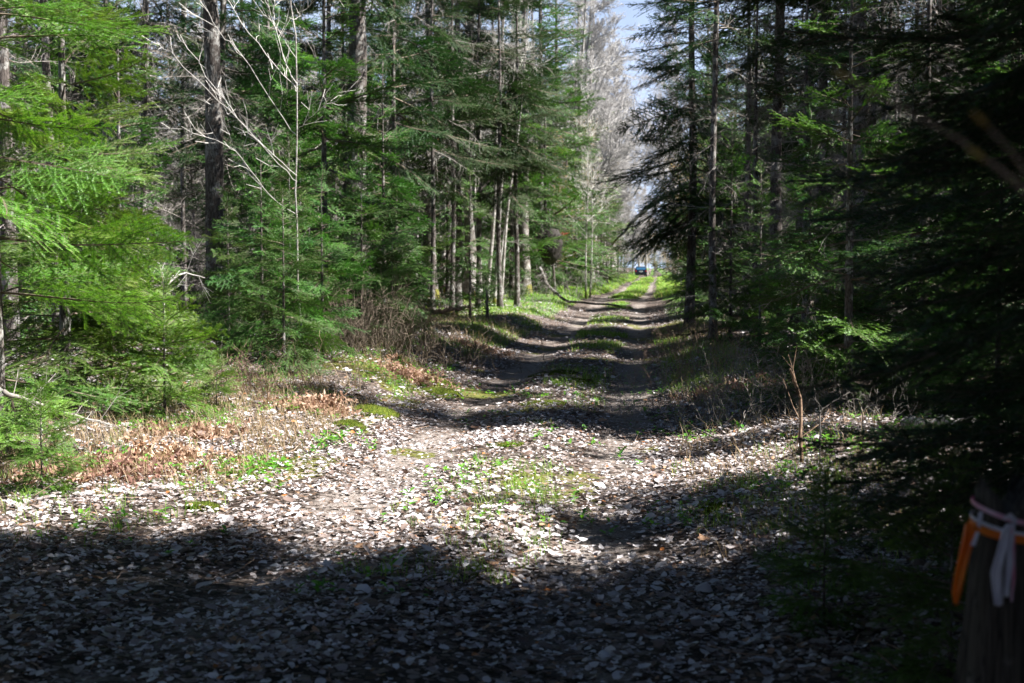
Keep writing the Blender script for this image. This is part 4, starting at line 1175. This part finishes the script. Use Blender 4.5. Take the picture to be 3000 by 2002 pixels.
# ------------------------------------------------------------------ ribboned post
def post():
    rng = np.random.default_rng(12)
    d = 3.0
    top = P(1003, 490, d); x, y = top[0] , d
    bz = float(gz(x, y)); H = top[2] - bz
    k, n = 22, 26
    mb = MB()
    z = np.linspace(-0.1, H, n); V = []
    ph = np.arange(k) * 2 * PI / k
    rid = 0.10 * np.sin(ph * 5 + 0.6) + 0.07 * np.sin(ph * 9 + 2)
    cx = lambda q: -0.05 * (1 - np.clip(q / H, 0, 1)) ** 1.5
    for i, q in enumerate(z):
        r = 0.045 + 0.012 * (1 - q / H) + 0.09 * math.exp(-max(q, 0) / 0.3)
        rr = r * (1 + rid * (1 + 2.2 * math.exp(-max(q, 0) / 0.3)) + rng.normal(0, 0.012, k))
        zz = q + (0.03 * np.sin(ph * 2 + 1) + rng.normal(0, 0.012, k) if i == n - 1 else 0)
        V.append(np.column_stack([np.cos(ph) * rr + cx(q), np.sin(ph) * rr, np.full(k, q) + zz - q]))
    V = np.vstack(V + [[[0, 0, H - 0.03]]])
    i0 = np.arange(n - 1)[:, None] * k; j = np.arange(k)[None]; j2 = (j + 1) % k
    Q = np.stack([i0 + j, i0 + j2, i0 + k + j2, i0 + k + j], -1).reshape(-1, 4)
    T = [[(n - 1) * k + a, (n - 1) * k + (a + 1) % k, n * k] for a in range(k)]
    mb.add(V, T, Q)
    o = new_obj('stump_post', mb.mesh('stump_post', [M_POST], True), None, (x, y, bz))
    tag(o, 'weathered grey snag stump with flared foot, tied with coloured ribbons', 'stump')
    org = np.array([x, y, bz])

    def cloth(name, stops):
        m, nt, out = mat(name)
        tc = N(nt, 'ShaderNodeTexCoord'); nz = N(nt, 'ShaderNodeTexNoise', Scale=18.0, Detail=2.0); nt.links.new(tc.outputs['Object'], nz.inputs['Vector'])
        c = ramp(nt, nz.outputs[0], stops)
        p = N(nt, 'ShaderNodeBsdfPrincipled', Roughness=0.45); nt.links.new(c, p.inputs['Base Color'])
        t = N(nt, 'ShaderNodeBsdfTranslucent'); nt.links.new(c, t.inputs['Color'])
        ms = N(nt, 'ShaderNodeMixShader'); ms.inputs[0].default_value = 0.3
        nt.links.new(p.outputs[0], ms.inputs[1]); nt.links.new(t.outputs[0], ms.inputs[2]); nt.links.new(ms.outputs[0], out.inputs[0])
        return m
    OR = cloth('orange_tape', [(0.3, (0.90, 0.17, 0.008)), (0.7, (0.97, 0.27, 0.02))])
    PK = cloth('pink_tape', [(0.35, (0.80, 0.22, 0.36)), (0.65, (0.82, 0.55, 0.66))])
    WH = cloth('faded_white_tape', [(0.3, (0.66, 0.62, 0.72)), (0.7, (0.82, 0.80, 0.86))])

    def strip(pts, wid, m, name, parent, fold=0.0, across=None):
        """a ribbon with a little thickness through the points, wid across"""
        pts = np.asarray(pts, float); n = len(pts)
        t = np.linspace(0, 1, n); tt = np.linspace(0, 1, 5 * n)
        q = np.stack([np.interp(tt, t, pts[:, i]) for i in range(3)], -1); w = np.interp(tt, np.linspace(0, 1, len(np.atleast_1d(wid))), np.atleast_1d(wid))
        dv = norm(np.gradient(q, axis=0))
        c = 7; V = []
        for i in range(len(q)):
            if across is None:
                out = norm(np.array([q[i][0] - cx(q[i][2]), q[i][1], 0])); s = norm(np.cross(dv[i], out))
            else:
                s = np.asarray(across, float); out = norm(np.cross(s, dv[i]))
            for a in range(c):
                f = a / (c - 1) - 0.5
                V.append(q[i] + s * f * w[i] + out * (0.002 + fold * (math.sin(f * 9 + i * 0.16) + 0.5 * math.sin(f * 23 - i * 0.3)) ))
        V = np.array(V); M = len(q)
        i0 = np.arange(M - 1)[:, None] * c; j = np.arange(c - 1)[None]
        Q = np.stack([i0 + j, i0 + j + 1, i0 + c + j + 1, i0 + c + j], -1).reshape(-1, 4)
        mb = MB(); mb.add(V, None, Q)
        ob = new_obj(name, mb.mesh(name, [m], True), parent)
        md = ob.modifiers.new('thickness', 'SOLIDIFY'); md.thickness = 0.0008; md.offset = 0
        return ob

    def rad(q): return (0.045 + 0.012 * (1 - q / H) + 0.09 * math.exp(-max(q, 0) / 0.3)) * 1.16 + 0.002

    def band(zl, zr, wid, m, name, parent, zback=None):
        pts = []
        for a in np.linspace(0, 2 * PI, 41):
            # seen from the camera the band dips from the left (zl) to the right (zr)
            f = 0.5 + 0.5 * math.cos(a)
            zz = zl + (zr - zl) * f - 0.008 * math.sin(a) * -1
            r = rad(zz)
            pts.append([math.cos(a) * r + cx(zz), math.sin(a) * r, zz])
        return strip(pts, wid, m, name, parent)
    zof = lambda v: P(990, v, d - 0.06)[2] - bz
    lw = lambda u, v, dd=0.0: P(u, v, d - 0.075 - dd) - org
    ro = thing('orange_ribbon', org, 'orange flagging ribbon knotted round the stump with one long hanging tail', 'ribbon')
    band(zof(528), zof(539), 0.017, OR, 'loop', ro)
    strip([lw(970, 524), lw(967, 545), lw(961, 570), lw(957, 592), lw(956, 605)], [0.018, 0.024, 0.022, 0.020, 0.008], OR, 'tail', ro, 0.008, across=(0.97, -0.2, 0.1))
    kn = strip([lw(967, 523), lw(972, 531, 0.004), lw(978, 531)], [0.016, 0.022, 0.018], OR, 'knot', ro, 0.004, across=(0.3, -0.2, 0.93))
    rp = thing('pink_ribbon', org, 'faded pink and white flagging ribbon above the orange one, tails hanging right', 'ribbon')
    band(zof(506), zof(524), 0.010, PK, 'loop', rp)
    band(zof(521), zof(534), 0.008, WH, 'loop', rp)
    strip([lw(1010, 524, 0.01), lw(1005, 533, 0.014), lw(1002, 548, 0.016), lw(997, 572, 0.014), lw(998, 590, 0.012), lw(999, 606, 0.01)], [0.008, 0.014, 0.020, 0.028, 0.024, 0.020], WH, 'tail', rp, 0.006, across=(0.98, 0.1, 0.05))
    strip([lw(1012, 524, 0.008), lw(1010, 545, 0.01), lw(1009, 570, 0.01), lw(1007, 597, 0.01)], [0.008, 0.014, 0.018, 0.014], WH, 'tail', rp, 0.004, across=(0.9, 0.4, 0))
    strip([lw(1013, 524, 0.006), lw(1014, 555, 0.006), lw(1014, 580, 0.006), lw(1012, 602, 0.004)], [0.006, 0.008, 0.009, 0.006], PK, 'tail', rp, 0.002, across=(0.8, 0.5, 0))
    strip([lw(981, 512), lw(980, 520, 0.004), lw(979, 528)], [0.008, 0.009, 0.008], WH, 'tail', rp, 0, across=(1, 0, 0))
    strip([lw(978, 532, 0.012), lw(973, 546, 0.012)], [0.008, 0.010], WH, 'tail', rp, 0, across=(0.95, 0, -0.2))
    strip([lw(1003, 519, 0.008), lw(1010, 516, 0.012), lw(1017, 523, 0.008)], [0.008, 0.014, 0.01], WH, 'knot', rp, 0.002, across=(0.2, -0.3, 0.93))


post()


# ------------------------------------------------------------------ brush, bracken, sticks, logs
def bracken(x, y, r, h, label, seed, n=60):
    """a collapsed clump of last year's fern: arching stalks with curled brown leaflets"""
    rng = np.random.default_rng(seed)
    st = MB(); fr = MB()
    A = []; B = []
    for i in range(n):
        az = rng.uniform(0, 2 * PI); p = np.array([rng.normal(0, r * 0.45), rng.normal(0, r * 0.35), 0])
        p[2] = float(gz(x + p[0], y + p[1]) - gz(x, y))
        d = norm(np.array([math.cos(az) * 0.8, math.sin(az) * 0.8, rng.uniform(0.3, 1.1)])); l = rng.uniform(0.3, 0.75) * h * 2
        q = p
        for s in range(7):
            q2 = q + d * l / 7
            A.append(q); B.append(q2)
            if s > 0:
                for _ in range(5):
                    sd = norm(np.cross(d, rng.normal(0, 1, 3)))
                    ln = rng.uniform(0.02, 0.075); b = q + (q2 - q) * rng.random(); w = norm(np.cross(sd, rng.normal(0, 1, 3))) * ln * 0.22
                    e1 = b + sd * ln * 0.5 + rng.normal(0, 0.006, 3); e2 = e1 + norm(sd + rng.normal(0, 0.7, 3)) * ln * 0.5
                    fr.add([b, e1 + w, e2, e1 - w], None, [[0, 1, 2, 3]], 0, float(rng.random()))
            d = norm(d + np.array([0, 0, -0.28]) + rng.normal(0, 0.15, 3)); q = q2
    prisms(fr, A, B, 0.0028, 0.002, 1)
    tag(new_obj('dry_bracken', fr.mesh('dry_bracken', [M_BRACKEN, M_BROWN]), None, (x, y, float(gz(x, y)))), label, 'dry fern')


bracken(PX(105, 9.5), 9.5, 0.55, 0.22, 'sprawling red brown dead bracken in full sun below the left firs', 201, 90)
bracken(PX(160, 10.0), 10.0, 0.5, 0.24, 'pinkish brown dead bracken heaped in front of the waist high fir', 202, 90)
bracken(PX(180, 11.5), 11.5, 0.45, 0.16, 'thin tan bracken right of the waist high fir', 203, 55)
bracken(PX(314, 13.2), 13.2, 0.28, 0.26, 'dense dark red bracken heap at the sunlit edge by the track', 204, 110)
bracken(PX(60, 9.2), 9.2, 0.45, 0.13, 'flattened brown bracken at the lower left in the sun', 205, 60)
bracken(PX(405, 17.0), 17.0, 0.4, 0.28, 'reddish bracken on the shaded bank above the moss cushions', 206, 80)
bracken(PX(480, 23.5), 23.5, 0.45, 0.22, 'sunlit tan bracken on the left bank halfway to the pale poles', 207, 60)
bracken(PX(735, 15.5), 15.5, 0.5, 0.2, 'brown bracken tangle on the right verge', 208, 60)


def brush(x, y, n, h, spread, label, seed, m=M_LILAC, leaves=0, lean=0.0, group=None):
    """a bare many-stemmed bush"""
    rng = np.random.default_rng(seed)
    A = []; B = []; R0 = []; tips = []
    for i in range(n):
        p = np.array([rng.normal(0, spread * 0.5), rng.normal(0, spread * 0.4), 0]); p[2] = float(gz(x + p[0], y + p[1]) - gz(x, y)) - 0.02
        az = rng.uniform(0, 2 * PI); d = norm(np.array([math.cos(az) * rng.uniform(0.1, 0.7) + lean, math.sin(az) * rng.uniform(0.1, 0.7), 1]))
        l = h * rng.uniform(0.5, 1.2); q = p; rr = 0.0042 * (h ** 0.5)
        for s in range(6):
            d = norm(d + rng.normal(0, 0.13, 3)); q2 = q + d * l / 6
            A.append(q); B.append(q2); R0.append(rr * (1 - s * 0.12))
            if s > 0:
                for _ in range(2):
                    sd = norm(d * 0.7 + norm(np.cross(d, rng.normal(0, 1, 3))) * 0.8 + np.array([0, 0, 0.1])); w = l * rng.uniform(0.08, 0.24)
                    e = q + sd * w * 0.6; e2 = e + norm(sd + rng.normal(0, 0.35, 3)) * w * 0.5
                    A.extend([q, e]); B.extend([e, e2]); R0.extend([rr * 0.55, rr * 0.45]); tips.append(e2)
            q = q2
        tips.append(q)
    mb = MB(); R0 = np.array(R0); prisms(mb, A, B, R0, R0 * 0.8, 0)
    o = thing('bare_bush', (x, y, float(gz(x, y))), label, 'bush', group)
    new_obj('crown', mb.mesh('bush_stems', [m]), o)
    if leaves:
        new_obj('leaves', buds(np.array(tips), rng, leaves, 0.7).mesh('buds', [M_HERB if leaves < 0.011 else M_BUD]), o)


brush(PX(345, 18.5), 18.5, 98, 1.08, 1.125, 'brush tangle darkened as by shade on the left bank, nearest the slender fir', 301, M_TWIG)  # dark twig colour on this and the next two bushes paints in shade
brush(PX(385, 18.2), 18.2, 102, 0.8999999999999999, 1.125, 'dry brush heap darkened as by shade on the left bank before the stout trunk', 302, M_TWIG)
brush(PX(415, 20.5), 20.5, 98, 0.84, 1.25, 'low dry brush running along the left bank toward the bright verge', 303, M_TWIG)
brush(PX(250, 13.3), 13.3, 26, 0.42, 0.6, 'budding low bush with pale green leaflets on the sunlit left verge', 304, M_BROWN, 0.010)
brush(PX(275, 14.2), 14.2, 24, 0.55, 0.6, 'budding bush with fine tan stems before the white sapling', 305, M_BROWN, 0.010)
brush(PX(225, 14.0), 14.0, 22, 0.5, 0.5, 'thin tan bush beside the right boughs of the waist high fir', 306, M_BROWN, 0.010)
brush(PX(715, 14.6), 14.6, 60, 0.65, 0.8, 'pale grey fan of bare stems on the right verge', 307, M_DEAD, 0.009)
brush(PX(742, 13.2), 13.2, 60, 0.5, 0.9, 'grey bare bush on the right verge left of the broken stake', 308, M_DEAD, 0.009)
brush(PX(700, 18.0), 18.0, 60, 0.6, 0.9, 'dark bare bush where the right verge meets the shade', 309, M_BROWN, 0.009)
brush(PX(690, 23.0), 23.0, 50, 0.7, 1.1, 'brown brush on the right verge farther along', 310, M_BROWN)
brush(PX(690, 31.0), 31.0, 26, 0.8, 1.0, 'straw coloured brush at the foot of the overhanging spruce', 311, M_BROWN)
brush(PX(800, 12.6), 12.6, 44, 0.6, 0.7, 'curving bare twigs behind the broken stake', 312, M_DEAD)
brush(PX(850, 13.6), 13.6, 26, 0.8, 0.8, 'tangle of bare grey twigs behind the log on the right', 313, M_DEAD)
brush(PX(900, 12.0), 12.0, 22, 0.6, 0.7, 'bare twigs in the gap below the black boughs', 314, M_DEAD)
brush(PX(540, 42.0), 42, 26, 0.9, 1.2, 'fine pale brush at the right end of the bright left verge', 315, M_DEAD)
brush(PX(512, 47.0), 47, 26, 1.2, 1.4, 'grey brush pile behind the foot of the leaning poles', 316, M_DEAD)
brush(PX(560, 52.0), 52, 26, 1.3, 1.2, 'pale leaning brush before the two thin white poles', 317, M_DEAD, 0, 0.2)
brush(PX(455, 31.0), 31, 24, 0.6, 1.0, 'low brush in front of the black shaded trunk', 318, M_BROWN)


def stick(pts, r, m, name, label, cat='branch', side=6, twigs=0, seed=0, k=8):
    rng = np.random.default_rng(seed)
    pts = np.asarray(pts, float); org = pts[0].copy()
    t = np.linspace(0, 1, len(pts)); tt = np.linspace(0, 1, 14)
    q = np.stack([np.interp(tt, t, pts[:, i]) for i in range(3)], -1) - org
    q[1:-1] += rng.normal(0, np.mean(r) * 0.35, (12, 3))
    mb = MB(); tube(mb, q, np.interp(tt, np.linspace(0, 1, len(np.atleast_1d(r))), np.atleast_1d(r)), k, 0, 0.5, 0.15, True, rng)
    A = []; B = []; R = []
    for i in range(twigs):
        j = rng.integers(2, 13); d = norm(q[j] - q[j - 1]); e = norm(d * 0.6 + norm(np.cross(d, rng.normal(0, 1, 3))))
        l = rng.uniform(0.1, 0.45); p1 = q[j] + e * l * 0.5; p2 = p1 + norm(e + rng.normal(0, 0.3, 3)) * l * 0.5
        rr = min(np.min(r) * 0.6, 0.005)
        A += [q[j], p1]; B += [p1, p2]; R += [rr, rr * 0.7]
        for _ in range(2):
            A.append(p1); B.append(p1 + norm(e + rng.normal(0, 0.6, 3)) * l * 0.35); R.append(rr * 0.5)
    if A: prisms(mb, A, B, np.array(R), np.array(R) * 0.7, 0)
    o = new_obj(name, mb.mesh(name, [m], True), None, org)
    return tag(o, label, cat)


def gp(u, d, h=0.03):
    x = PX(u, d); return np.array([x, d, float(gz(x, d)) + h])


s0 = gp(804, 9.6, -0.03)
stick([s0, P(801, 400, 9.7), P(796, 385, 9.65), P(790, 369, 9.6)], [0.013, 0.011, 0.010, 0.006], M_CUT, 'broken_stake', 'pale peeled broken stem leaning left on the right verge', 'stake', twigs=3, seed=2)
stick([gp(822, 9.4, 0.0), P(820, 410, 9.5), P(850, 392, 9.6)], [0.006, 0.005, 0.003], M_DEAD, 'dead_branch', 'thin forked pale twig curving beside the broken stake', twigs=6, seed=3)
stick([gp(905, 11.0, 0.10), gp(950, 10.8, 0.14), gp(1000, 10.4, 0.12), gp(1060, 10.2, 0.1)], [0.03, 0.05, 0.055, 0.06], M_BARK, 'fallen_log', 'greyish fallen log on the ground among the right hand boughs', 'log', twigs=4, seed=4, k=12)
stick([gp(395, 36, 0.12), gp(425, 36.4, 0.14), gp(458, 36.2, 0.1)], [0.09, 0.10, 0.08], M_BARK_G, 'fallen_log', 'pale fallen log lying before the mossy and black trunks', 'log', twigs=5, seed=5, k=12)
stick([gp(415, 35, 0.1), gp(440, 34.5, 0.18), gp(462, 34.8, 0.22)], [0.05, 0.05, 0.04], M_CUT, 'fallen_log', 'short split log with pale wood before the black trunk', 'log', twigs=2, seed=6, k=10)
stick([gp(300, 26, 0.1), gp(345, 25, 0.9), gp(395, 25.5, 1.35)], [0.03, 0.025, 0.015], M_DEAD, 'dead_branch', 'long dead branch propped in the shade left of the stout trunk', twigs=8, seed=7)
stick([gp(2, 8.9, 0.62), P(25, 400, 9.2), P(60, 412, 9.5), P(110, 425, 9.8)], [0.018, 0.015, 0.011, 0.006], M_DEAD, 'dead_branch', 'bare white dead branch slanting under the big left fir', twigs=26, seed=8)
stick([gp(165, 14.2, 0.0), P(163, 300, 14.3), P(168, 283, 14.3), P(185, 272, 14.4), P(205, 278, 14.5)], [0.016, 0.014, 0.012, 0.008, 0.005], M_PALE, 'dead_branch', 'bleached arching dead branch above the waist high fir', twigs=12, seed=9)
stick([gp(330, 12.1, 0.02), gp(336, 11.9, 0.05), gp(346, 11.5, 0.02)], [0.008, 0.010, 0.007], M_BROWN, 'fallen_stick', 'short bent orange brown stick on the sunlit leaves', 'stick', seed=10)
stick([gp(620, 49, 0.1), gp(565, 49.5, 0.14), gp(548, 52, 0.5), gp(540, 53, 1.1)], [0.03, 0.05, 0.06, 0.05], M_BARK, 'dead_branch', 'dark limb fallen from the left wood onto the far verge', twigs=10, seed=11)
stick([P(612, 245, 62), P(632, 222, 62), P(644, 211, 62), P(662, 197, 62), P(700, 178, 62)], [0.03, 0.07, 0.1, 0.13, 0.15], M_BARK_G, 'leaning_tree', 'grey broken tree leaning across the far track from the right', 'leaning tree', twigs=14, seed=12)
stick([gp(487, 34, -0.02), P(487, 300, 34), P(486, 288, 34)], [0.045, 0.03, 0.012], M_BARK, 'thin_stump', 'thin black upright stem standing alone before the leaning poles', 'dead stem', twigs=4, seed=13)
stick([gp(740, 11.0, 0.03), gp(700, 12.5, 0.05), gp(672, 13.6, 0.04)], [0.010, 0.008, 0.004], M_DEAD, 'fallen_stick', 'long thin grey stick lying at the right edge of the track', 'stick', seed=14, twigs=3)


# dark burl-like stub hanging in the left roadside firs
def burl():
    rng = np.random.default_rng(3)
    c = P(551, 246, 54); x, y = c[0], 54
    o = thing('broken_snag', (x, y, float(gz(x, y))), 'thin snag topped with a round dark clump in the left roadside firs', 'snag')
    zc = c[2] - float(gz(x, y))
    mb = MB(); tube(mb, [[0.15, 0, -0.1], [0.1, 0, zc * 0.5], [0, 0, zc]], [0.07, 0.055, 0.05], 9); new_obj('trunk', mb.mesh('trunk', [M_BARK], True), o)
    mb = MB(); zz = np.linspace(-0.7, 0.65, 12)
    pts = np.column_stack([0.12 * zz, 0 * zz, zc + zz]); rad = 0.42 * np.sqrt(np.clip(1 - (zz / 0.72) ** 2, 0.03, 1))
    tube(mb, pts, rad, 16, 0, 0.5, 0.3, True, rng)
    # bristling broken twigs
    n = 400; d = norm(rng.normal(0, 1, (n, 3))); A = np.array([0, 0, zc]) + d * np.array([0.36, 0.36, 0.6]); prisms(mb, A, A + d * rng.uniform(0.05, 0.22, (n, 1)), 0.014, 0.006, 0)
    new_obj('witches_broom', mb.mesh('broom', [M_DARK], True), o)


burl()


def rust_spray(u, v, d, label, seed, L=0.5, rz=3.0):
    rng = np.random.default_rng(seed)
    mb = MB(); put(mb, BR['mid', 0.7][seed % 4], (0, 0, 0), rz, -0.1, 0.2, L / 0.7)
    p = P(u, v, d)
    ob = new_obj('dead_spray', mb.mesh('dead_spray', [M_RUST, M_BROWN, M_DEAD]), None, p)
    tag(ob, label, 'dead spray')


rust_spray(998, 285, 15.0, 'rust orange dead fir spray behind the black boughs, higher of a pair', 1, 0.45)
rust_spray(1022, 290, 14.5, 'rust orange dead fir spray at the right edge, lower of a pair', 2, 0.6)
rust_spray(575, 232, 55, 'orange dead spray high in the left roadside firs', 3, 1.0)


# ------------------------------------------------------------------ car at the far end
def car():
    y = 208.0; x = PX(641, y)
    bz = float(gz(x, y))
    o = thing('parked_car', (x, y, bz), 'small dark blue car parked at the far end of the track, seen from behind', 'car')
    paint = plain('navy_paint', [(0.3, (0.003, 0.006, 0.016)), (0.7, (0.006, 0.012, 0.03))], 0.2, 3.0, 0.6)
    glass, nt, out = mat('car_glass'); p = N(nt, 'ShaderNodeBsdfPrincipled', Roughness=0.04, Metallic=0.0); p.inputs['Base Color'].default_value = (0.02, 0.07, 0.13, 1); p.inputs['Specular IOR Level'].default_value = 1.0  # blue base colour paints in the sky's reflection
    p.inputs['Coat Weight'].default_value = 0.3; nt.links.new(p.outputs[0], out.inputs[0])
    rub = plain('tyre_rubber', [(0.3, (0.012, 0.012, 0.012)), (0.7, (0.03, 0.03, 0.03))], 0.8)
    red = plain('tail_lamp', [(0.3, (0.35, 0.01, 0.01)), (0.7, (0.5, 0.02, 0.02))], 0.25)
    wht = plain('plate', [(0.3, (0.6, 0.6, 0.6)), (0.7, (0.75, 0.75, 0.72))], 0.4)
    # body: side profile swept across the width, narrowing to the roof
    prof = [(0.0, .30, .84), (0.0, .62, .86), (0.05, .95, .87), (0.45, 1.38, .68), (0.9, 1.47, .64), (2.2, 1.46, .64), (2.9, 1.05, .84), (3.9, .88, .82), (4.15, .60, .8), (4.15, .28, .78)]
    mb = MB(); V = []; k = len(prof)
    for (a, b, w) in prof: V += [[-w, a, b], [w, a, b]]
    bot = [[-.8, 0.1, .22], [.8, 0.1, .22], [-.8, 4.05, .22], [.8, 4.05, .22]]
    V += bot
    Q = [[2 * i, 2 * i + 1, 2 * i + 3, 2 * i + 2] for i in range(k - 1)]
    Q += [[0, 2 * k, 2 * k + 1, 1], [2 * k - 2, 2 * k - 1, 2 * k + 3, 2 * k + 2], [2 * k, 2 * k + 2, 2 * k + 3, 2 * k + 1]]
    T = []
    for s in (0, 1):
        poly = [2 * i + s for i in range(k)] + [2 * k + 2 + s, 2 * k + s]
        V.append([(-.8, .8)[s], 2, .7]); c = len(V) - 1
        T += [[c, poly[i], poly[(i + 1) % len(poly)]] if s else [c, poly[(i + 1) % len(poly)], poly[i]] for i in range(len(poly))]
    mb.add(V, T, Q); b = new_obj('body', mb.mesh('body', [paint]), o)
    bv = b.modifiers.new('bevel', 'BEVEL'); bv.width = 0.05; bv.segments = 3; bv.limit_method = 'ANGLE'; bv.angle_limit = 0.5

    def box(nm, m, c, s, rx=0):
        V = np.array([[i, j, l] for i in (-.5, .5) for j in (-.5, .5) for l in (-.5, .5)]) * s
        mb = MB(); mb.add(V, None, [[0, 1, 3, 2], [4, 6, 7, 5], [0, 4, 5, 1], [2, 3, 7, 6], [0, 2, 6, 4], [1, 5, 7, 3]])
        q = new_obj(nm, mb.mesh(nm, [m]), o, c); q.rotation_euler = (rx, 0, 0)
        bb = q.modifiers.new('bevel', 'BEVEL'); bb.width = 0.012; bb.segments = 2
        return q
    box('rear_window', glass, (0, 0.245, 1.175), (1.34, 0.02, 0.46), -0.75)
    box('bumper', paint, (0, -0.03, 0.45), (1.66, 0.14, 0.2))
    box('number_plate', wht, (0, -0.015, 0.74), (0.5, 0.02, 0.13))
    box('tail_lamp', red, (-0.74, -0.005, 0.82), (0.2, 0.04, 0.22)); box('tail_lamp', red, (0.74, -0.005, 0.82), (0.2, 0.04, 0.22))
    for sx in (-0.78, 0.78):
        for yy in (0.75, 3.3):
            mb = MB(); tube(mb, [[-0.1, 0, 0], [-0.08, 0, 0], [0.08, 0, 0], [0.1, 0, 0]], [0.27, 0.31, 0.31, 0.27], 20)
            wh = new_obj('wheel', mb.mesh('wheel', [rub], True), o, (sx, yy, 0.31))
            mb = MB(); tube(mb, [[-0.11, 0, 0], [0.11, 0, 0]], [0.19, 0.19], 16); new_obj('rim', mb.mesh('rim', [M_STONE], True), wh)


car()


# a few stones on the ruts
def stones():
    rng = np.random.default_rng(44)
    for (u, d, r, lab) in [(417, 11.9, 0.035, 'pale round stone lying in the left rut at the shadow edge'), (560, 7.3, 0.03, 'small grey stone on the shaded strip between the ruts')]:
        mb = MB(); zz = np.linspace(-1, 1, 9)
        tube(mb, np.column_stack([zz * 0, zz * 0, zz * r * 0.7]), r * np.sqrt(np.clip(1 - zz ** 2, 0.02, 1)), 12, 0, 0.5, 0.2, True, rng)
        p = gp(u, d, r * 0.3); tag(new_obj('stone', mb.mesh('stone', [M_STONE], True), None, p), lab, 'stone')


stones()

# ------------------------------------------------------------------ light
SUN_EL, SUN_AZ = math.radians(50), math.radians(94)   # from the right, a touch behind the viewer
w = bpy.data.worlds.new('World'); SC.world = w; w.use_nodes = True
nt = w.node_tree
bg = nt.nodes['Background']
sky = nt.nodes.new('ShaderNodeTexSky'); sky.sky_type = 'NISHITA'; sky.sun_disc = False
sky.sun_elevation = SUN_EL; sky.sun_rotation = SUN_AZ; sky.air_density = 0.35; sky.dust_density = 0.2; sky.ozone_density = 1.0
tcs = nt.nodes.new('ShaderNodeTexCoord'); cn = N(nt, 'ShaderNodeTexNoise', Scale=2.6, Detail=6.0, Roughness=0.6)
nt.links.new(tcs.outputs['Generated'], cn.inputs['Vector'])
cl = ramp(nt, cn.outputs[0], [(0.3, (0.3, 0.3, 0.3)), (0.52, (0.95, 0.95, 0.95))])
sx = nt.nodes.new('ShaderNodeSeparateXYZ'); nt.links.new(tcs.outputs['Generated'], sx.inputs[0])
el = ramp(nt, sx.outputs[2], [(0.0, (1, 1, 1)), (0.2, (0.8, 0.8, 0.8)), (0.33, (0, 0, 0))])
cm = mix(nt, 1.0, cl, el, 'MULTIPLY')
skc = mix(nt, cm, sky.outputs[0], (5.0, 6.0, 8.0))
nt.links.new(skc, bg.inputs[0]); bg.inputs[1].default_value = 0.05
ld = bpy.data.lights.new('sun', 'SUN'); ld.energy = 5.0; ld.angle = math.radians(0.53); ld.color = (1.0, 0.975, 0.94)
lo = bpy.data.objects.new('sun', ld); COL.objects.link(lo)
sd = Vector((math.sin(SUN_AZ) * math.cos(SUN_EL), math.cos(SUN_AZ) * math.cos(SUN_EL), math.sin(SUN_EL)))
lo.rotation_euler = sd.to_track_quat('Z', 'Y').to_euler(); lo.location = sd * 60

vs = SC.view_settings
SC.display_settings.display_device = 'sRGB'
vs.view_transform = 'Standard'; vs.look = 'None'; vs.gamma = 1.0; vs.exposure = 1.9; vs.use_curve_mapping = False
SC.render.engine = 'CYCLES'
cy = SC.cycles
cy.max_bounces = 5; cy.diffuse_bounces = 1; cy.glossy_bounces = 2; cy.transmission_bounces = 3; cy.transparent_max_bounces = 4
cy.caustics_reflective = False; cy.caustics_refractive = False
cy.use_denoising = True
cy.denoiser = 'OPENIMAGEDENOISE'
cy.denoising_input_passes = 'RGB_ALBEDO_NORMAL'
cy.denoising_prefilter = 'ACCURATE'
cy.use_adaptive_sampling = False
SC.render.use_persistent_data = False
